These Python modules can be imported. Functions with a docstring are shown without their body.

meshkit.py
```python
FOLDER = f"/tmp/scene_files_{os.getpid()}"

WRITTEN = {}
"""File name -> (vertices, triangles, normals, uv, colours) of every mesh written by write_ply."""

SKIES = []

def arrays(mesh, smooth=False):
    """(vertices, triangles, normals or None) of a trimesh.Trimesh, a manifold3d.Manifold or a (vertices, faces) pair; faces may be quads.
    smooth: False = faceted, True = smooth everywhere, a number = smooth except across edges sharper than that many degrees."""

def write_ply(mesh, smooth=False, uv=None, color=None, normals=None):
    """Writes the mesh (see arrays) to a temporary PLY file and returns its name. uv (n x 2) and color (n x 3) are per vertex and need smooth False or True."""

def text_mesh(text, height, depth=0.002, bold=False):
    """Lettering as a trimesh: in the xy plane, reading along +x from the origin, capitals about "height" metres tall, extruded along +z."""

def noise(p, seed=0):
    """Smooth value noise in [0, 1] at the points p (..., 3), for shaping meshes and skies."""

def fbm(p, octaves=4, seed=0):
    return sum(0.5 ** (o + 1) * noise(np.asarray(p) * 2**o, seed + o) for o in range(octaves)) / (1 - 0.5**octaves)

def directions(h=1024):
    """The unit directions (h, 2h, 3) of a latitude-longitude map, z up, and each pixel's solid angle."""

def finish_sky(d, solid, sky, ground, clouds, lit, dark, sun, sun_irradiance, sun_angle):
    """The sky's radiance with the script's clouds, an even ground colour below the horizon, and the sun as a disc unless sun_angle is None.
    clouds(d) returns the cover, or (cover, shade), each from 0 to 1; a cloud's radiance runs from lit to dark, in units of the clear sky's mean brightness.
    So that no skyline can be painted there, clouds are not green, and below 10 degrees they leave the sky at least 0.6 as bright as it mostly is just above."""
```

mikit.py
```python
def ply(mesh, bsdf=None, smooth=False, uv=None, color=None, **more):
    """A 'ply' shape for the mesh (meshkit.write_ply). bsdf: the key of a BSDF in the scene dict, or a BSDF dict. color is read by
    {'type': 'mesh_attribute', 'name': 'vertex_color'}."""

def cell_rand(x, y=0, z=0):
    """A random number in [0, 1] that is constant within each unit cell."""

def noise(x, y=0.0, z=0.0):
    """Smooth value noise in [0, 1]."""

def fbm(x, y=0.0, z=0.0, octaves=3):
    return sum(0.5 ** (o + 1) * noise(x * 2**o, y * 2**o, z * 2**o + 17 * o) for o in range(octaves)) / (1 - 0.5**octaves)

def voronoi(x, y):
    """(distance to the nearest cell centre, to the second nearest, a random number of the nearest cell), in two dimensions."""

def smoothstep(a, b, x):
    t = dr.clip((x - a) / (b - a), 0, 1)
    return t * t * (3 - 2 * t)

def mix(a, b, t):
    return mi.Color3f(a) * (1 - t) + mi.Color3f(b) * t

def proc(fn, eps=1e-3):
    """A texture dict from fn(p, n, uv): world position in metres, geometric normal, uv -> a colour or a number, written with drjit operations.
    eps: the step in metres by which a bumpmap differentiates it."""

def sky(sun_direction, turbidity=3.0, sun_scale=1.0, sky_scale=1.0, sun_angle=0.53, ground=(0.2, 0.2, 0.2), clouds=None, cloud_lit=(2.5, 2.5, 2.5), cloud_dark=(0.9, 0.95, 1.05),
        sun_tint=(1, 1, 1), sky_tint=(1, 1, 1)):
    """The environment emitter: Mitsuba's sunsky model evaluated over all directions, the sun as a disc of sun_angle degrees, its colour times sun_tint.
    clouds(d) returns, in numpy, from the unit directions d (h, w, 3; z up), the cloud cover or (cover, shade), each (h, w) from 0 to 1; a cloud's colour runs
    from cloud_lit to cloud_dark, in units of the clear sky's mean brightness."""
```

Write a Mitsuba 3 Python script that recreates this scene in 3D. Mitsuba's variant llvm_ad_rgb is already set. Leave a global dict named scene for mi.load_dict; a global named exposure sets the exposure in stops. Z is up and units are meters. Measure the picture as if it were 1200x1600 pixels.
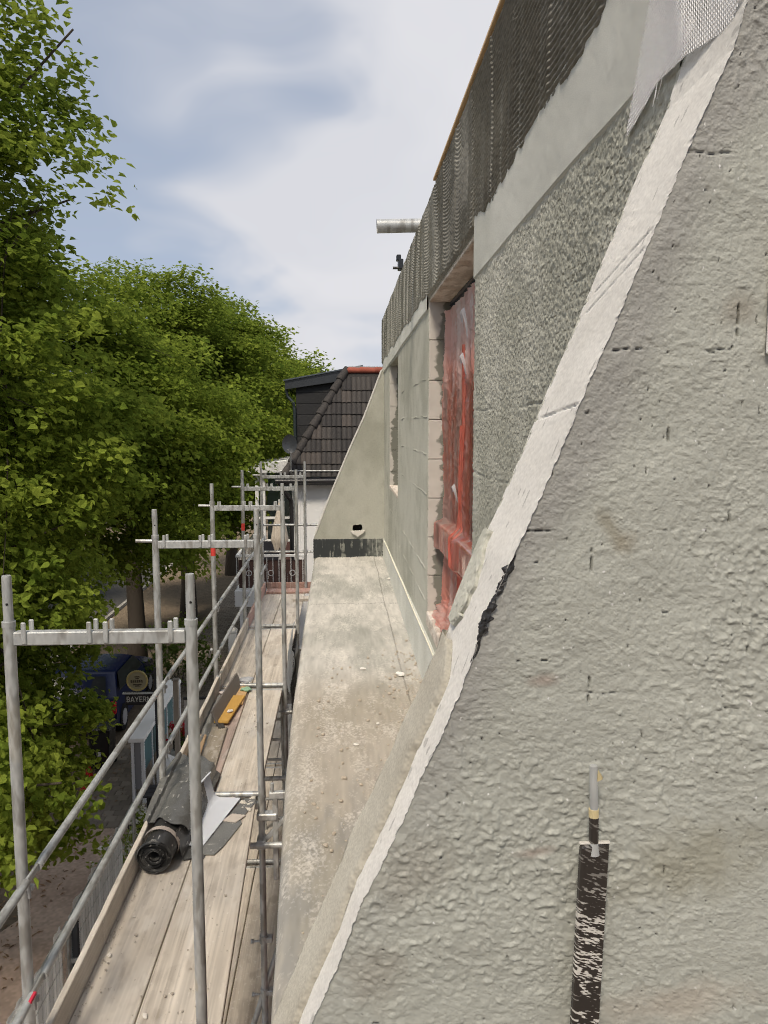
import math, random
import numpy as np, trimesh
import drjit as dr
import mitsuba as mi
import mikit, meshkit
from mikit import noise, fbm, voronoi, cell_rand, smoothstep, mix
from shapely.geometry import Polygon, box as sbox

T4 = mi.ScalarTransform4f
RS = np.random.RandomState(7)
random.seed(7)
scene, labels = {}, {}

# ------------------------------------------------------------------ camera, sky, exposure
_F = np.array([0.05374444, 0.99257671, -0.10910093])
scene['camera'] = {'type': 'perspective', 'fov': 52.01, 'fov_axis': 'x', 'near_clip': 0.05, 'far_clip': 2000.0,
                   'to_world': T4().look_at(origin=[0, 0, 7.0], target=[_F[0], _F[1], 7.0 + _F[2]], up=[0, 0, 1])}


def clouds(d):
    x, y, z = d[..., 0], d[..., 1], d[..., 2]
    q = np.stack([x / (z + 0.3), y / (z + 0.3), 0 * x], -1)
    w, w2 = meshkit.fbm(q * 1.6, 4, 54) - 0.5, meshkit.fbm(q * 1.6 + 9, 4, 58) - 0.5
    W = np.stack([w, w2, 0 * w], -1)
    big = meshkit.fbm(q * np.array([1.15, 1.0, 1]) + W * 0.8 + np.array([188.7, 66.3, 0]), 5, 62)
    fine = meshkit.fbm(q * 4.0 + W * 2.5, 6, 56)
    c = np.clip((big + 0.30 * (fine - 0.5) - 0.34) / 0.27, 0, 1)
    c = c * c * (3 - 2 * c)
    shade = np.clip((meshkit.fbm(q * 2.3 + W * 1.2 + np.array([7.1, 2.2, 0]), 4, 72) - 0.40) / 0.3, 0, 1)
    return 0.58 + 0.42 * c, np.clip(0.9 - 0.9 * c + 0.30 * shade * c, 0, 1)


scene['sky'] = mikit.sky((-0.20, -0.58, 0.79), turbidity=3, sun_scale=0.80, sun_angle=11, sun_tint=(0.94, 0.99, 1.07), clouds=clouds,
                         cloud_lit=(2.80, 2.80, 2.92), cloud_dark=(2.02, 2.15, 2.42), sky_tint=(1.0, 1.0, 1.0))
exposure = 1.55

# ------------------------------------------------------------------ materials
def M(name, d):
    scene[name] = d


def pr(fn, rough=0.8, eps=1e-3, **k):
    return {'type': 'principled', 'base_color': mikit.proc(fn), 'roughness': rough, 'specular': k.pop('specular', 0.3), **k}


def bump(inner, fn, scale, eps=1e-3):
    return {'type': 'twosided', 'b': {'type': 'bumpmap', 'scale': scale, 'arbitrary': mikit.proc(fn, eps), 'bsdf': inner}}


VC = {'type': 'mesh_attribute', 'name': 'vertex_color'}
M('m_vc', {'type': 'twosided', 'b': {'type': 'principled', 'base_color': VC, 'roughness': 0.75, 'specular': 0.3}})
M('m_gloss', {'type': 'twosided', 'b': {'type': 'principled', 'base_color': VC, 'roughness': 0.28, 'specular': 0.5}})
M('m_leaf', {'type': 'principledthin', 'base_color': VC, 'roughness': 0.42, 'diff_trans': 1.0, 'spec_trans': 0.0, 'eta': 1.4})


def f_fin(p, n, uv):
    return 0.6 * noise(p.x * 240, p.z * 300, p.y * 200) + 0.4 * noise(p.x * 520, p.z * 560, 3)


M('m_fin', bump({'type': 'principled', 'base_color': VC, 'roughness': 0.62, 'specular': 0.35}, f_fin, 0.0016, 6e-4))


def f_plaster(p, n, uv):
    a = fbm(p.y * 1.7 + p.x * 2, p.z * 1.9, 3.0, 3)
    b = fbm(p.y * 8 + 5, p.z * 8.0, p.x * 9, 3)
    c = noise(p.y * 170, p.z * 170, p.x * 170)
    e = noise(p.y * 90, p.z * 90, p.x * 90)
    col = mix((0.345, 0.35, 0.30), (0.455, 0.458, 0.405), smoothstep(0.3, 0.7, a * 0.6 + b * 0.4))
    return col * (0.86 + 0.16 * c + 0.12 * e) * (1 - 0.15 * smoothstep(0.72, 0.85, e))


def f_pebble(p, n, uv):
    c = noise(p.y * 110, p.z * 110, p.x * 110)
    return 0.65 * smoothstep(0.3, 0.7, c) + 0.35 * noise(p.y * 230, p.z * 230, p.x * 200)


M('m_plaster', bump(pr(f_plaster, 0.85), f_pebble, 0.0055, 1e-3))


def f_smooth(p, n, uv):
    a = fbm(p.y * 3 + p.x * 2, p.z * 4, 1.0, 3)
    g = 0.5 + 0.5 * dr.sin(p.y * 1500) * dr.sin(p.z * 1500)
    return mix((0.43, 0.44, 0.40), (0.61, 0.62, 0.58), a) * (0.88 + 0.18 * g)


M('m_smooth', bump(pr(f_smooth, 0.8), lambda p, n, uv: fbm(p.y * 30, p.z * 22, p.x * 20, 3), 0.004, 2e-3))


def f_coat(p, n, uv):
    a = fbm(p.x * 14, p.y * 14, p.z * 14, 3)
    return mix((0.32, 0.30, 0.25), (0.44, 0.425, 0.37), a) * (0.84 + 0.3 * noise(p.x * 260, p.y * 260, p.z * 260))


M('m_coat', bump(pr(f_coat, 0.9), lambda p, n, uv: 0.6 * noise(p.x * 190, p.y * 190, p.z * 190) + 0.4 * fbm(p.x * 40, p.y * 40, p.z * 40, 3), 0.003))


def f_comb(p, n, uv):
    a = fbm(p.y * 2.2, p.z * 3, 5.0, 3)
    b = noise(p.y * 60, p.z * 160, 1)
    return mix((0.155, 0.147, 0.125), (0.33, 0.32, 0.275), smoothstep(0.25, 0.75, a * 0.6 + dr.clip((p.y - 1.5) / 7, 0, 1) * 0.5)) * (0.8 + 0.4 * b)


M('m_comb', {'type': 'twosided', 'b': pr(f_comb, 0.7)})


def f_strip(p, n, uv):
    a = fbm(p.x * 9, p.y * 9, p.z * 9, 3)
    s = noise((p.y * 0.72 + p.z * 0.69) * 300, (p.y - p.z) * 9, p.x * 3)
    k = noise(p.y * 75, p.z * 40, p.x * 40)
    col = mix((0.50, 0.49, 0.46), (0.67, 0.66, 0.63), a)
    return col * (0.93 + 0.07 * s) * (0.9 + 0.2 * noise(p.x * 210, p.y * 210, p.z * 210)) * (1 - 0.3 * smoothstep(0.80, 0.9, k))


M('m_strip', bump(pr(f_strip, 0.9), lambda p, n, uv: 0.06 * noise((p.y * 0.72 + p.z * 0.69) * 260, (p.y - p.z) * 14, p.x * 8) + 0.94 * fbm(p.y * 120, p.z * 120, p.x * 120, 3), 0.0022))


def f_block(p, n, uv):
    a = fbm(p.x * 14, p.y * 14, p.z * 14, 3)
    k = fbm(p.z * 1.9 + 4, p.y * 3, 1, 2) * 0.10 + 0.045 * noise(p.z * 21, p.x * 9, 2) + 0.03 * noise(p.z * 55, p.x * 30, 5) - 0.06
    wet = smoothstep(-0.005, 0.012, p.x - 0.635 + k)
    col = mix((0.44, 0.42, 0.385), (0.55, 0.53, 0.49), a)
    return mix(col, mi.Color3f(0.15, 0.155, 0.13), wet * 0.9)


M('m_block', bump(pr(f_block, 0.9), lambda p, n, uv: noise(p.x * 140, p.y * 140, p.z * 140), 0.0016))


def f_pale(p, n, uv):
    a = fbm(p.x * 25, p.y * 14, p.z * 25, 3)
    return mix((0.44, 0.385, 0.33), (0.62, 0.575, 0.52), smoothstep(0.3, 0.7, a)) * (0.8 + 0.3 * noise(p.x * 120, p.y * 120, p.z * 120))


M('m_pale', bump(pr(f_pale, 0.92), lambda p, n, uv: fbm(p.x * 60, p.y * 60, p.z * 60, 3), 0.006))
def f_ledge(p, n, uv):
    a = fbm(p.x * 2.3, p.y * 1.1, 1.0, 4)
    b = fbm(p.x * 16, p.y * 4.5, p.z * 9, 3)
    s = noise(p.x * 70, p.y * 9, 4)
    warm = smoothstep(0.25, 0.8, noise(p.y * 0.7 + 0.4, p.x * 1.2, 2.0)) * smoothstep(5.6, 4.6, p.y)
    near = smoothstep(4.3, 2.6, p.y)
    base = mix((0.30, 0.30, 0.27), (0.46, 0.445, 0.41), smoothstep(0.3, 0.68, a * 0.6 + b * 0.4))
    base = mix(base, mi.Color3f(0.33, 0.28, 0.21), warm * 0.55)
    base = mix(base, mi.Color3f(0.20, 0.205, 0.20), near * smoothstep(0.42, 0.62, b) * 0.55)
    dust = smoothstep(0.48, 0.9, fbm(p.x * 11, p.y * 4, 7, 4) * 0.55 + fbm(p.x * 110, p.y * 70, 2, 2) * 0.45)
    seam = smoothstep(0.010, 0.004, dr.abs(p.y - 7.42 - 0.03 * noise(p.x * 6, 1, 1))) + smoothstep(0.008, 0.003, dr.abs(p.x - 0.405 - 0.02 * noise(p.y * 2, 1, 5)))
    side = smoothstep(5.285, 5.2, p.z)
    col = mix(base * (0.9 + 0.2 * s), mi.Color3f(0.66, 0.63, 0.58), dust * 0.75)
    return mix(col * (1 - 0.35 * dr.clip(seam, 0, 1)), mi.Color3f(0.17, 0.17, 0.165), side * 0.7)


M('m_ledge', bump(pr(f_ledge, 0.88), lambda p, n, uv: 0.55 * fbm(p.x * 40, p.y * 30, p.z * 40, 3) + 0.45 * noise(p.x * 190, p.y * 190, 2), 0.0042))


def f_wood(p, n, uv):
    q = p.x + p.z * 1.7
    tone = uv.x
    g = noise(q * 130, p.y * 2.4, tone * 31)
    g2 = noise(q * 38 + noise(p.y * 0.8, q * 4, 1) * 3, p.y * 1.1, tone * 17)
    st = fbm(p.x * 5, p.y * 2.2, tone * 9, 4)
    col = mix((0.45, 0.40, 0.335), (0.60, 0.56, 0.50), st)
    col = mix(col, mi.Color3f(0.38, 0.20, 0.165), smoothstep(0.75, 0.95, tone) * 0.8)
    col = mix(col, mi.Color3f(0.30, 0.255, 0.19), smoothstep(0.25, 0.05, tone) * 0.85)
    col = col * (0.74 + 0.30 * g + 0.18 * g2)
    pale = smoothstep(0.58, 0.75, fbm(p.x * 12 + 9, p.y * 4, tone * 5, 3))
    dark = smoothstep(0.52, 0.74, fbm(p.x * 14, p.y * 5.4 + 20, tone * 3, 4))
    spat = smoothstep(0.80, 0.90, noise(p.x * 70, p.y * 52, tone * 3))
    rub = smoothstep(0.55, 0.8, noise(p.x * 26, p.y * 1.3, tone * 13)) * smoothstep(0.4, 0.65, noise(p.x * 3, p.y * 1.7, 5 + tone))
    knot = smoothstep(0.80, 0.86, noise(p.x * 21, p.y * 6, 8 + tone * 40))
    col = mix(col, mi.Color3f(0.62, 0.59, 0.54), pale * 0.45)
    col = mix(col, mi.Color3f(0.68, 0.66, 0.62), spat * 0.55)
    return mix(col, mi.Color3f(0.21, 0.175, 0.14), dark * 0.34 + knot * 0.12 + rub * 0.35)


M('m_wood', bump(pr(f_wood, 0.85), lambda p, n, uv: noise((p.x + p.z * 1.7) * 150, p.y * 3.5, uv.x * 31) * 0.7 + 0.3 * noise(p.x * 60, p.y * 18, uv.x * 9), 0.0016, 1e-3))


def f_galv(p, n, uv):
    a = fbm(p.x * 22, p.y * 7, p.z * 9, 3)
    b = noise(p.x * 90, p.y * 60, p.z * 30)
    dirt = smoothstep(0.50, 0.66, fbm(p.x * 30 + 3, p.y * 9, p.z * 7 + uv.x * 9, 3))
    pale = smoothstep(0.64, 0.74, fbm(p.x * 18 + 7, p.y * 6, p.z * 5, 3))
    col = mix((0.36, 0.38, 0.385), (0.54, 0.555, 0.55), a) * (0.85 + 0.25 * b)
    col = mix(col, mi.Color3f(0.17, 0.16, 0.14), dirt * 0.55)
    return mix(col, mi.Color3f(0.52, 0.48, 0.38), pale * 0.7 * uv.y)


M('m_galv', {'type': 'twosided', 'b': pr(f_galv, 0.42, metallic=0.35, specular=0.5)})


def f_bitumen(p, n, uv):
    a = noise(p.x * 55, p.y * 40, p.z * 60)
    b = fbm(p.x * 9, p.y * 9, p.z * 9, 3)
    c = noise(p.x * 330, p.y * 330, p.z * 330)
    base = mix((0.02, 0.02, 0.021), (0.16, 0.162, 0.155), uv.x)
    return mix(base * (0.75 + 0.5 * b), mi.Color3f(0.5, 0.49, 0.46), smoothstep(0.80, 0.93, a) * 0.5 + 0.10 * smoothstep(0.5, 0.9, c) * uv.x)


M('m_bitumen', {'type': 'twosided', 'b': pr(f_bitumen, 0.42, specular=0.5)})


def f_tool(p, n, uv):
    q, r = p.x * 0.9 - p.z * 0.42, p.x * 0.42 + p.z * 0.9
    s = smoothstep(0.57, 0.70, noise(q * 150, r * 640, 1) * 0.55 + noise(q * 46, r * 150, 5) * 0.45)
    fade = smoothstep(6.37, 6.28, p.z) * 0.75 + 0.25
    return mix(mi.Color3f(0.028, 0.024, 0.022), mi.Color3f(0.55, 0.53, 0.49), s * fade)


M('m_tool', {'type': 'twosided', 'b': pr(f_tool, 0.33, specular=0.6)})


def f_ground(p, n, uv):
    a = fbm(p.x * 0.35, p.y * 0.35, 1, 4)
    b = fbm(p.x * 7, p.y * 7, 2, 3)
    c = noise(p.x * 45, p.y * 30, 3)
    col = mix((0.09, 0.07, 0.052), (0.18, 0.145, 0.105), a)
    return col * (0.65 + 0.4 * b + 0.35 * c)


M('m_ground', bump(pr(f_ground, 0.95), lambda p, n, uv: fbm(p.x * 9, p.y * 9, 1, 3), 0.05, 5e-3))


def f_road(p, n, uv):
    return mix((0.05, 0.05, 0.05), (0.075, 0.073, 0.07), fbm(p.x * 1.5, p.y * 1.5, 1, 4)) * (0.85 + 0.3 * noise(p.x * 60, p.y * 60, 1))


M('m_road', {'type': 'twosided', 'b': pr(f_road, 0.9)})


def f_paver(p, n, uv):
    r = dr.floor(p.y / 0.2)
    x = p.x / 0.2 + 0.5 * (r - 2 * dr.floor(r / 2))
    fx, fy = x - dr.floor(x), p.y / 0.2 - r
    j = dr.minimum(dr.minimum(fx, 1 - fx), dr.minimum(fy, 1 - fy))
    col = mix((0.17, 0.145, 0.12), (0.25, 0.215, 0.18), cell_rand(dr.floor(x), r, 1)) * (0.75 + 0.5 * fbm(p.x * 3, p.y * 3, 1, 3))
    return mix(mi.Color3f(0.09, 0.075, 0.06), col, smoothstep(0.02, 0.07, j))


M('m_paver', {'type': 'twosided', 'b': pr(f_paver, 0.9)})


def f_sand(p, n, uv):
    a = fbm(p.x * 1.2, p.y * 1.2, 4, 4)
    return mix((0.31, 0.225, 0.175), (0.46, 0.35, 0.28), smoothstep(0.3, 0.7, a)) * (0.8 + 0.35 * noise(p.x * 25, p.y * 25, 1))


M('m_sand', {'type': 'twosided', 'b': pr(f_sand, 0.95)})
M('m_glass', {'type': 'thindielectric', 'int_ior': 1.5})


def f_film(p, n, uv):
    return mix((0.90, 0.42, 0.34), (0.97, 0.84, 0.80), smoothstep(0.3, 0.7, fbm(p.y * 13, p.z * 2.5, p.x * 20, 3)) * 0.6 + 0.4 * smoothstep(7.2, 7.6, p.z))


def f_layers(p, n, uv):
    a = fbm(p.y * 9, p.z * 2.0, 3.0, 3)
    dens = 0.30 * a + 1.0 * smoothstep(7.12, 7.42, p.z + 0.3 * (noise(p.y * 28, p.z * 2, 1) - 0.5)) + 0.45 * smoothstep(6.30, 6.20, p.z) * smoothstep(4.3, 4.7, p.y) + 0.25 * smoothstep(4.05, 4.25, p.y)
    return dr.clip(0.98 - 0.80 * dens, 0.12, 0.92)


M('m_film', {'type': 'principledthin', 'base_color': mikit.proc(f_film), 'roughness': 0.09, 'spec_trans': mikit.proc(f_layers), 'diff_trans': 0.8, 'eta': 1.75})
M('m_fold', {'type': 'principledthin', 'base_color': {'type': 'rgb', 'value': [0.92, 0.36, 0.28]}, 'roughness': 0.18, 'spec_trans': 0.55, 'diff_trans': 0.8, 'eta': 1.6})
M('m_tarp', {'type': 'principledthin', 'base_color': {'type': 'rgb', 'value': [0.82, 0.84, 0.83]}, 'roughness': 0.7, 'spec_trans': 0.0, 'diff_trans': 1.1, 'eta': 1.3})
M('m_clear', {'type': 'principledthin', 'base_color': {'type': 'rgb', 'value': [0.85, 0.87, 0.9]}, 'roughness': 0.25, 'spec_trans': 0.35, 'diff_trans': 0.9, 'eta': 1.45})

# ------------------------------------------------------------------ helpers
def numbered(key):
    if key not in scene and key not in labels:
        return key
    k = 1
    while f'{key}_{k:03d}' in scene or f'{key}_{k:03d}' in labels:
        k += 1
    return f'{key}_{k:03d}'


def tag(key, label=None, cat=None, group=None, kind=None):
    d = labels.setdefault(key, {})
    for a, b in (('label', label), ('category', cat), ('group', group), ('kind', kind)):
        if b:
            d[a] = b
    return key


def thing(name, label, cat, group=None):
    return tag(numbered(name), label, cat, group)


def smoothed(mesh, angle):
    return trimesh.graph.smooth_shade(mesh, angle=np.radians(angle), facet_minarea=None)


def tm(v, f):
    f = np.asarray(f, int)
    if f.shape[1] == 4:
        f = np.vstack([f[:, [0, 1, 2]], f[:, [0, 2, 3]]])
    return trimesh.Trimesh(np.asarray(v, float), f, process=False)


def shape(mesh, mat, col=None, smooth=False, uv=None):
    if isinstance(smooth, (int, float)) and not isinstance(smooth, bool):
        mesh = smoothed(mesh, smooth)
        smooth = True
    n = len(mesh.vertices)
    if col is not None:
        col = np.asarray(col, float)
        col = np.tile(col, (n, 1)) if col.ndim == 1 else col
    if uv is not None:
        uv = np.asarray(uv, float)
        uv = np.tile(uv, (n, 1)) if uv.ndim == 1 else uv
    return mikit.ply(mesh, mat, smooth=smooth, color=col, uv=uv)


def add(name, mesh, mat='m_vc', col=None, smooth=False, uv=None, parent=None, label=None, cat=None, group=None, kind=None):
    key = numbered(f'{parent}__{name}' if parent else name)
    if col is None and mat in ('m_vc', 'm_gloss', 'm_leaf', 'm_fin'):
        col = (0.5, 0.5, 0.5)
    scene[key] = shape(mesh, mat, col, smooth, uv)
    if label or cat or group or kind:
        tag(key, label, cat, group, kind)
    return key


def cat_(ms):
    return trimesh.util.concatenate(ms)


def bx(x0, x1, y0, y1, z0, z1, b=0.0):
    if b <= 0:
        return trimesh.creation.box(bounds=[[x0, y0, z0], [x1, y1, z1]])
    pts = []
    for sx in (0, 1):
        for sy in (0, 1):
            for sz in (0, 1):
                c = np.array([(x0, x1)[sx], (y0, y1)[sy], (z0, z1)[sz]])
                s = np.array([1 - 2 * sx, 1 - 2 * sy, 1 - 2 * sz]) * b
                for m in ((0, 1, 1), (1, 0, 1), (1, 1, 0)):
                    pts.append(c + s * np.array(m))
    return trimesh.convex.convex_hull(np.array(pts))


def tube(pts, r, n=10, cap=True):
    pts = np.asarray(pts, float)
    r = np.broadcast_to(np.asarray(r, float), (len(pts),))
    t = np.gradient(pts, axis=0)
    t /= np.linalg.norm(t, axis=1, keepdims=True) + 1e-12
    a = np.array([0, 0, 1.0]) if abs(t[0, 2]) < 0.9 else np.array([1.0, 0, 0])
    u = np.cross(t[0], a); u /= np.linalg.norm(u)
    ring, V = np.linspace(0, 2 * np.pi, n, endpoint=False), []
    for i in range(len(pts)):
        u = u - t[i] * (u @ t[i]); u /= np.linalg.norm(u)
        w = np.cross(t[i], u)
        V.append(pts[i] + r[i] * (np.cos(ring)[:, None] * u + np.sin(ring)[:, None] * w))
    V = np.vstack(V)
    F = []
    for i in range(len(pts) - 1):
        for k in range(n):
            a0, b0 = i * n + k, i * n + (k + 1) % n
            F += [[a0, b0, b0 + n], [a0, b0 + n, a0 + n]]
    if cap:
        V = np.vstack([V, pts[:1], pts[-1:]])
        m = len(V)
        for k in range(n):
            F.append([m - 2, (k + 1) % n, k])
            F.append([m - 1, (len(pts) - 1) * n + k, (len(pts) - 1) * n + (k + 1) % n])
    return tm(V, F)


def beam(p0, p1, w, h, b=0.0):
    """a bar of section w x h from p0 to p1 (h towards z as far as it can)"""
    p0, p1 = np.array(p0, float), np.array(p1, float)
    L = np.linalg.norm(p1 - p0)
    m = bx(-w / 2, w / 2, 0, L, -h / 2, h / 2, b)
    y = (p1 - p0) / L
    up = np.array([0, 0, 1.0]) if abs(y[2]) < 0.95 else np.array([1.0, 0, 0])
    x = np.cross(y, up); x /= np.linalg.norm(x)
    z = np.cross(x, y)
    A = np.eye(4); A[:3, 0], A[:3, 1], A[:3, 2], A[:3, 3] = x, y, z, p0
    m.apply_transform(A)
    return m


def grid(P):
    """triangles of a grid of points (a, b, 3)"""
    a, b = P.shape[:2]
    i = np.arange(a * b).reshape(a, b)
    q = np.stack([i[:-1, :-1], i[1:, :-1], i[1:, 1:], i[:-1, 1:]], -1).reshape(-1, 4)
    return tm(P.reshape(-1, 3), q)


def extrude(poly, h, A):
    """shapely polygon in (a, b), extruded by h along c; A maps (a, b, c) columns to world axes"""
    m = trimesh.creation.extrude_polygon(poly, h, engine='earcut')
    B = np.eye(4); B[:3, :3] = np.array(A, float).T
    m.apply_transform(B)
    if np.linalg.det(B[:3, :3]) < 0:
        m.invert()
    return m


YZX = [[0, 1, 0], [0, 0, 1], [1, 0, 0]]      # a->y, b->z, c->x
XZY = [[1, 0, 0], [0, 0, 1], [0, 1, 0]]      # a->x, b->z, c->y


def chunk(c, s, seed, flat=0.6):
    m = trimesh.creation.icosphere(subdivisions=1, radius=1.0)
    r = np.random.RandomState(seed)
    m.vertices *= (0.65 + 0.5 * r.rand(len(m.vertices)))[:, None]
    m.vertices *= np.array(s) * np.array([1, 1, flat])
    a = r.rand() * 6.28
    m.apply_transform(trimesh.transformations.rotation_matrix(a, [0, 0, 1]))
    m.vertices += np.array(c) - np.array([0, 0, m.vertices[:, 2].min()])
    return m


# ------------------------------------------------------------------ the setting
tag('sky', kind='structure')
def sheet(x0, x1, y0, y1, z, n=1):
    xs, ys = np.linspace(x0, x1, n + 1), np.linspace(y0, y1, n + 1)
    return grid(np.stack([*np.meshgrid(xs, ys, indexing='ij'), np.full((n + 1, n + 1), z)], -1))


add('ground', sheet(-600, 600, -600, 900, 0.0), 'm_ground', kind='structure')
add('road', sheet(-13.5, -8.6, -60, 400, 0.004), 'm_road', kind='structure')
yy = np.linspace(-5, 13.3, 60)
lf = -4.75 + 0.5 * (meshkit.noise(np.stack([yy * 1.1, yy * 0, yy * 0], -1), 4) - 0.5)
add('sandy_strip', grid(np.stack([np.stack([lf, yy, 0 * yy + 0.008], -1), np.stack([0 * yy - 1.6, yy, 0 * yy + 0.008], -1)], 0)), 'm_sand', kind='structure')
add('pavement', sheet(-4.95, -1.2, 13.3, 120, 0.012), 'm_paver', kind='structure')
pv = [shape(bx(-0.0965, 0.0965, -0.0965, 0.0965, -0.03, 0.012, 0.004), 'm_vc', c) for c in ((0.21, 0.18, 0.15), (0.255, 0.22, 0.185), (0.18, 0.155, 0.13))]
for r_ in range(19):
    for c_ in range(7):
        kk = numbered('pavement__paver')
        scene[kk] = {**pv[RS.randint(3)], 'to_world': T4().translate([-4.85 + 0.2 * c_ + 0.1 * (r_ % 2) + 0.002 * RS.randn(), 13.42 + 0.2 * r_, 0.012 + 0.002 * RS.rand()])}
for s in (0, 1):
    add('kerb', bx(-8.6 - 0.0 - 5.05 * s, -8.46 - 5.05 * s, -60, 400, -0.1, 0.11, 0.01), 'm_vc', (0.30, 0.29, 0.27), kind='structure')

# ------------------------------------------------------------------ the building under renovation
XF, YB0, YB1 = 0.55, 1.30, 10.47
B = thing('unfinished_building', 'tall grey building with rough mortar-coated walls, dark combed band and slanted gable walls', 'building')
wallp = Polygon([(YB0, 5.0), (YB1, 5.0), (YB1, 8.36), (YB0, 8.36)], holes=[
    [(3.25, 5.79), (5.0, 5.79), (5.0, 7.78), (3.25, 7.78)], [(7.66, 6.31), (9.0, 6.31), (9.0, 7.67), (7.66, 7.67)]])
wm = extrude(wallp, 0.30, YZX)
wm.apply_translation([XF, 0, 0])
wall = add('wall', wm, 'm_plaster', parent=B)
# courses showing through the coat: shallow ridges along the joints
for zj, ya, yb in ((6.82, 5.1, 7.5), (7.30, 5.15, 7.6), (6.06, 5.1, 9.6), (6.56, 5.05, 7.4), (7.06, 5.05, 7.5), (5.85, 5.1, 8.0)):
    y = np.linspace(ya, yb, 60)
    jag = (meshkit.noise(np.stack([y * 9, y * 0, y * 0 + zj], -1), 3) - 0.5)
    on = np.clip(meshkit.noise(np.stack([y * 3.1, y * 0, y * 0 + zj], -1), 6) * 1.6 - 0.3, 0.05, 1)
    add('joint', tube(np.stack([XF + 0.0005 + 0 * y, y, zj + jag * 0.012], -1), 0.006 * on, 5), 'm_plaster', parent=wall, smooth=True)
# reveals: aerated concrete blocks, their joints recessed
def jamb_blocks(yface, z0, z1, heights, x0, x1, parent, side=-1):
    z = z0
    for i, h in enumerate(heights):
        t = min(z + h, z1)
        if t - z < 0.02:
            break
        o = 0.003 * random.random()
        m = bx(x0 + 0.003 + 0.003 * random.random(), x1, yface - 0.012 - o, yface + 0.02, z + 0.002, t - 0.002, 0.0035)
        add('block', m, 'm_block', parent=parent)
        z = t


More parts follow.
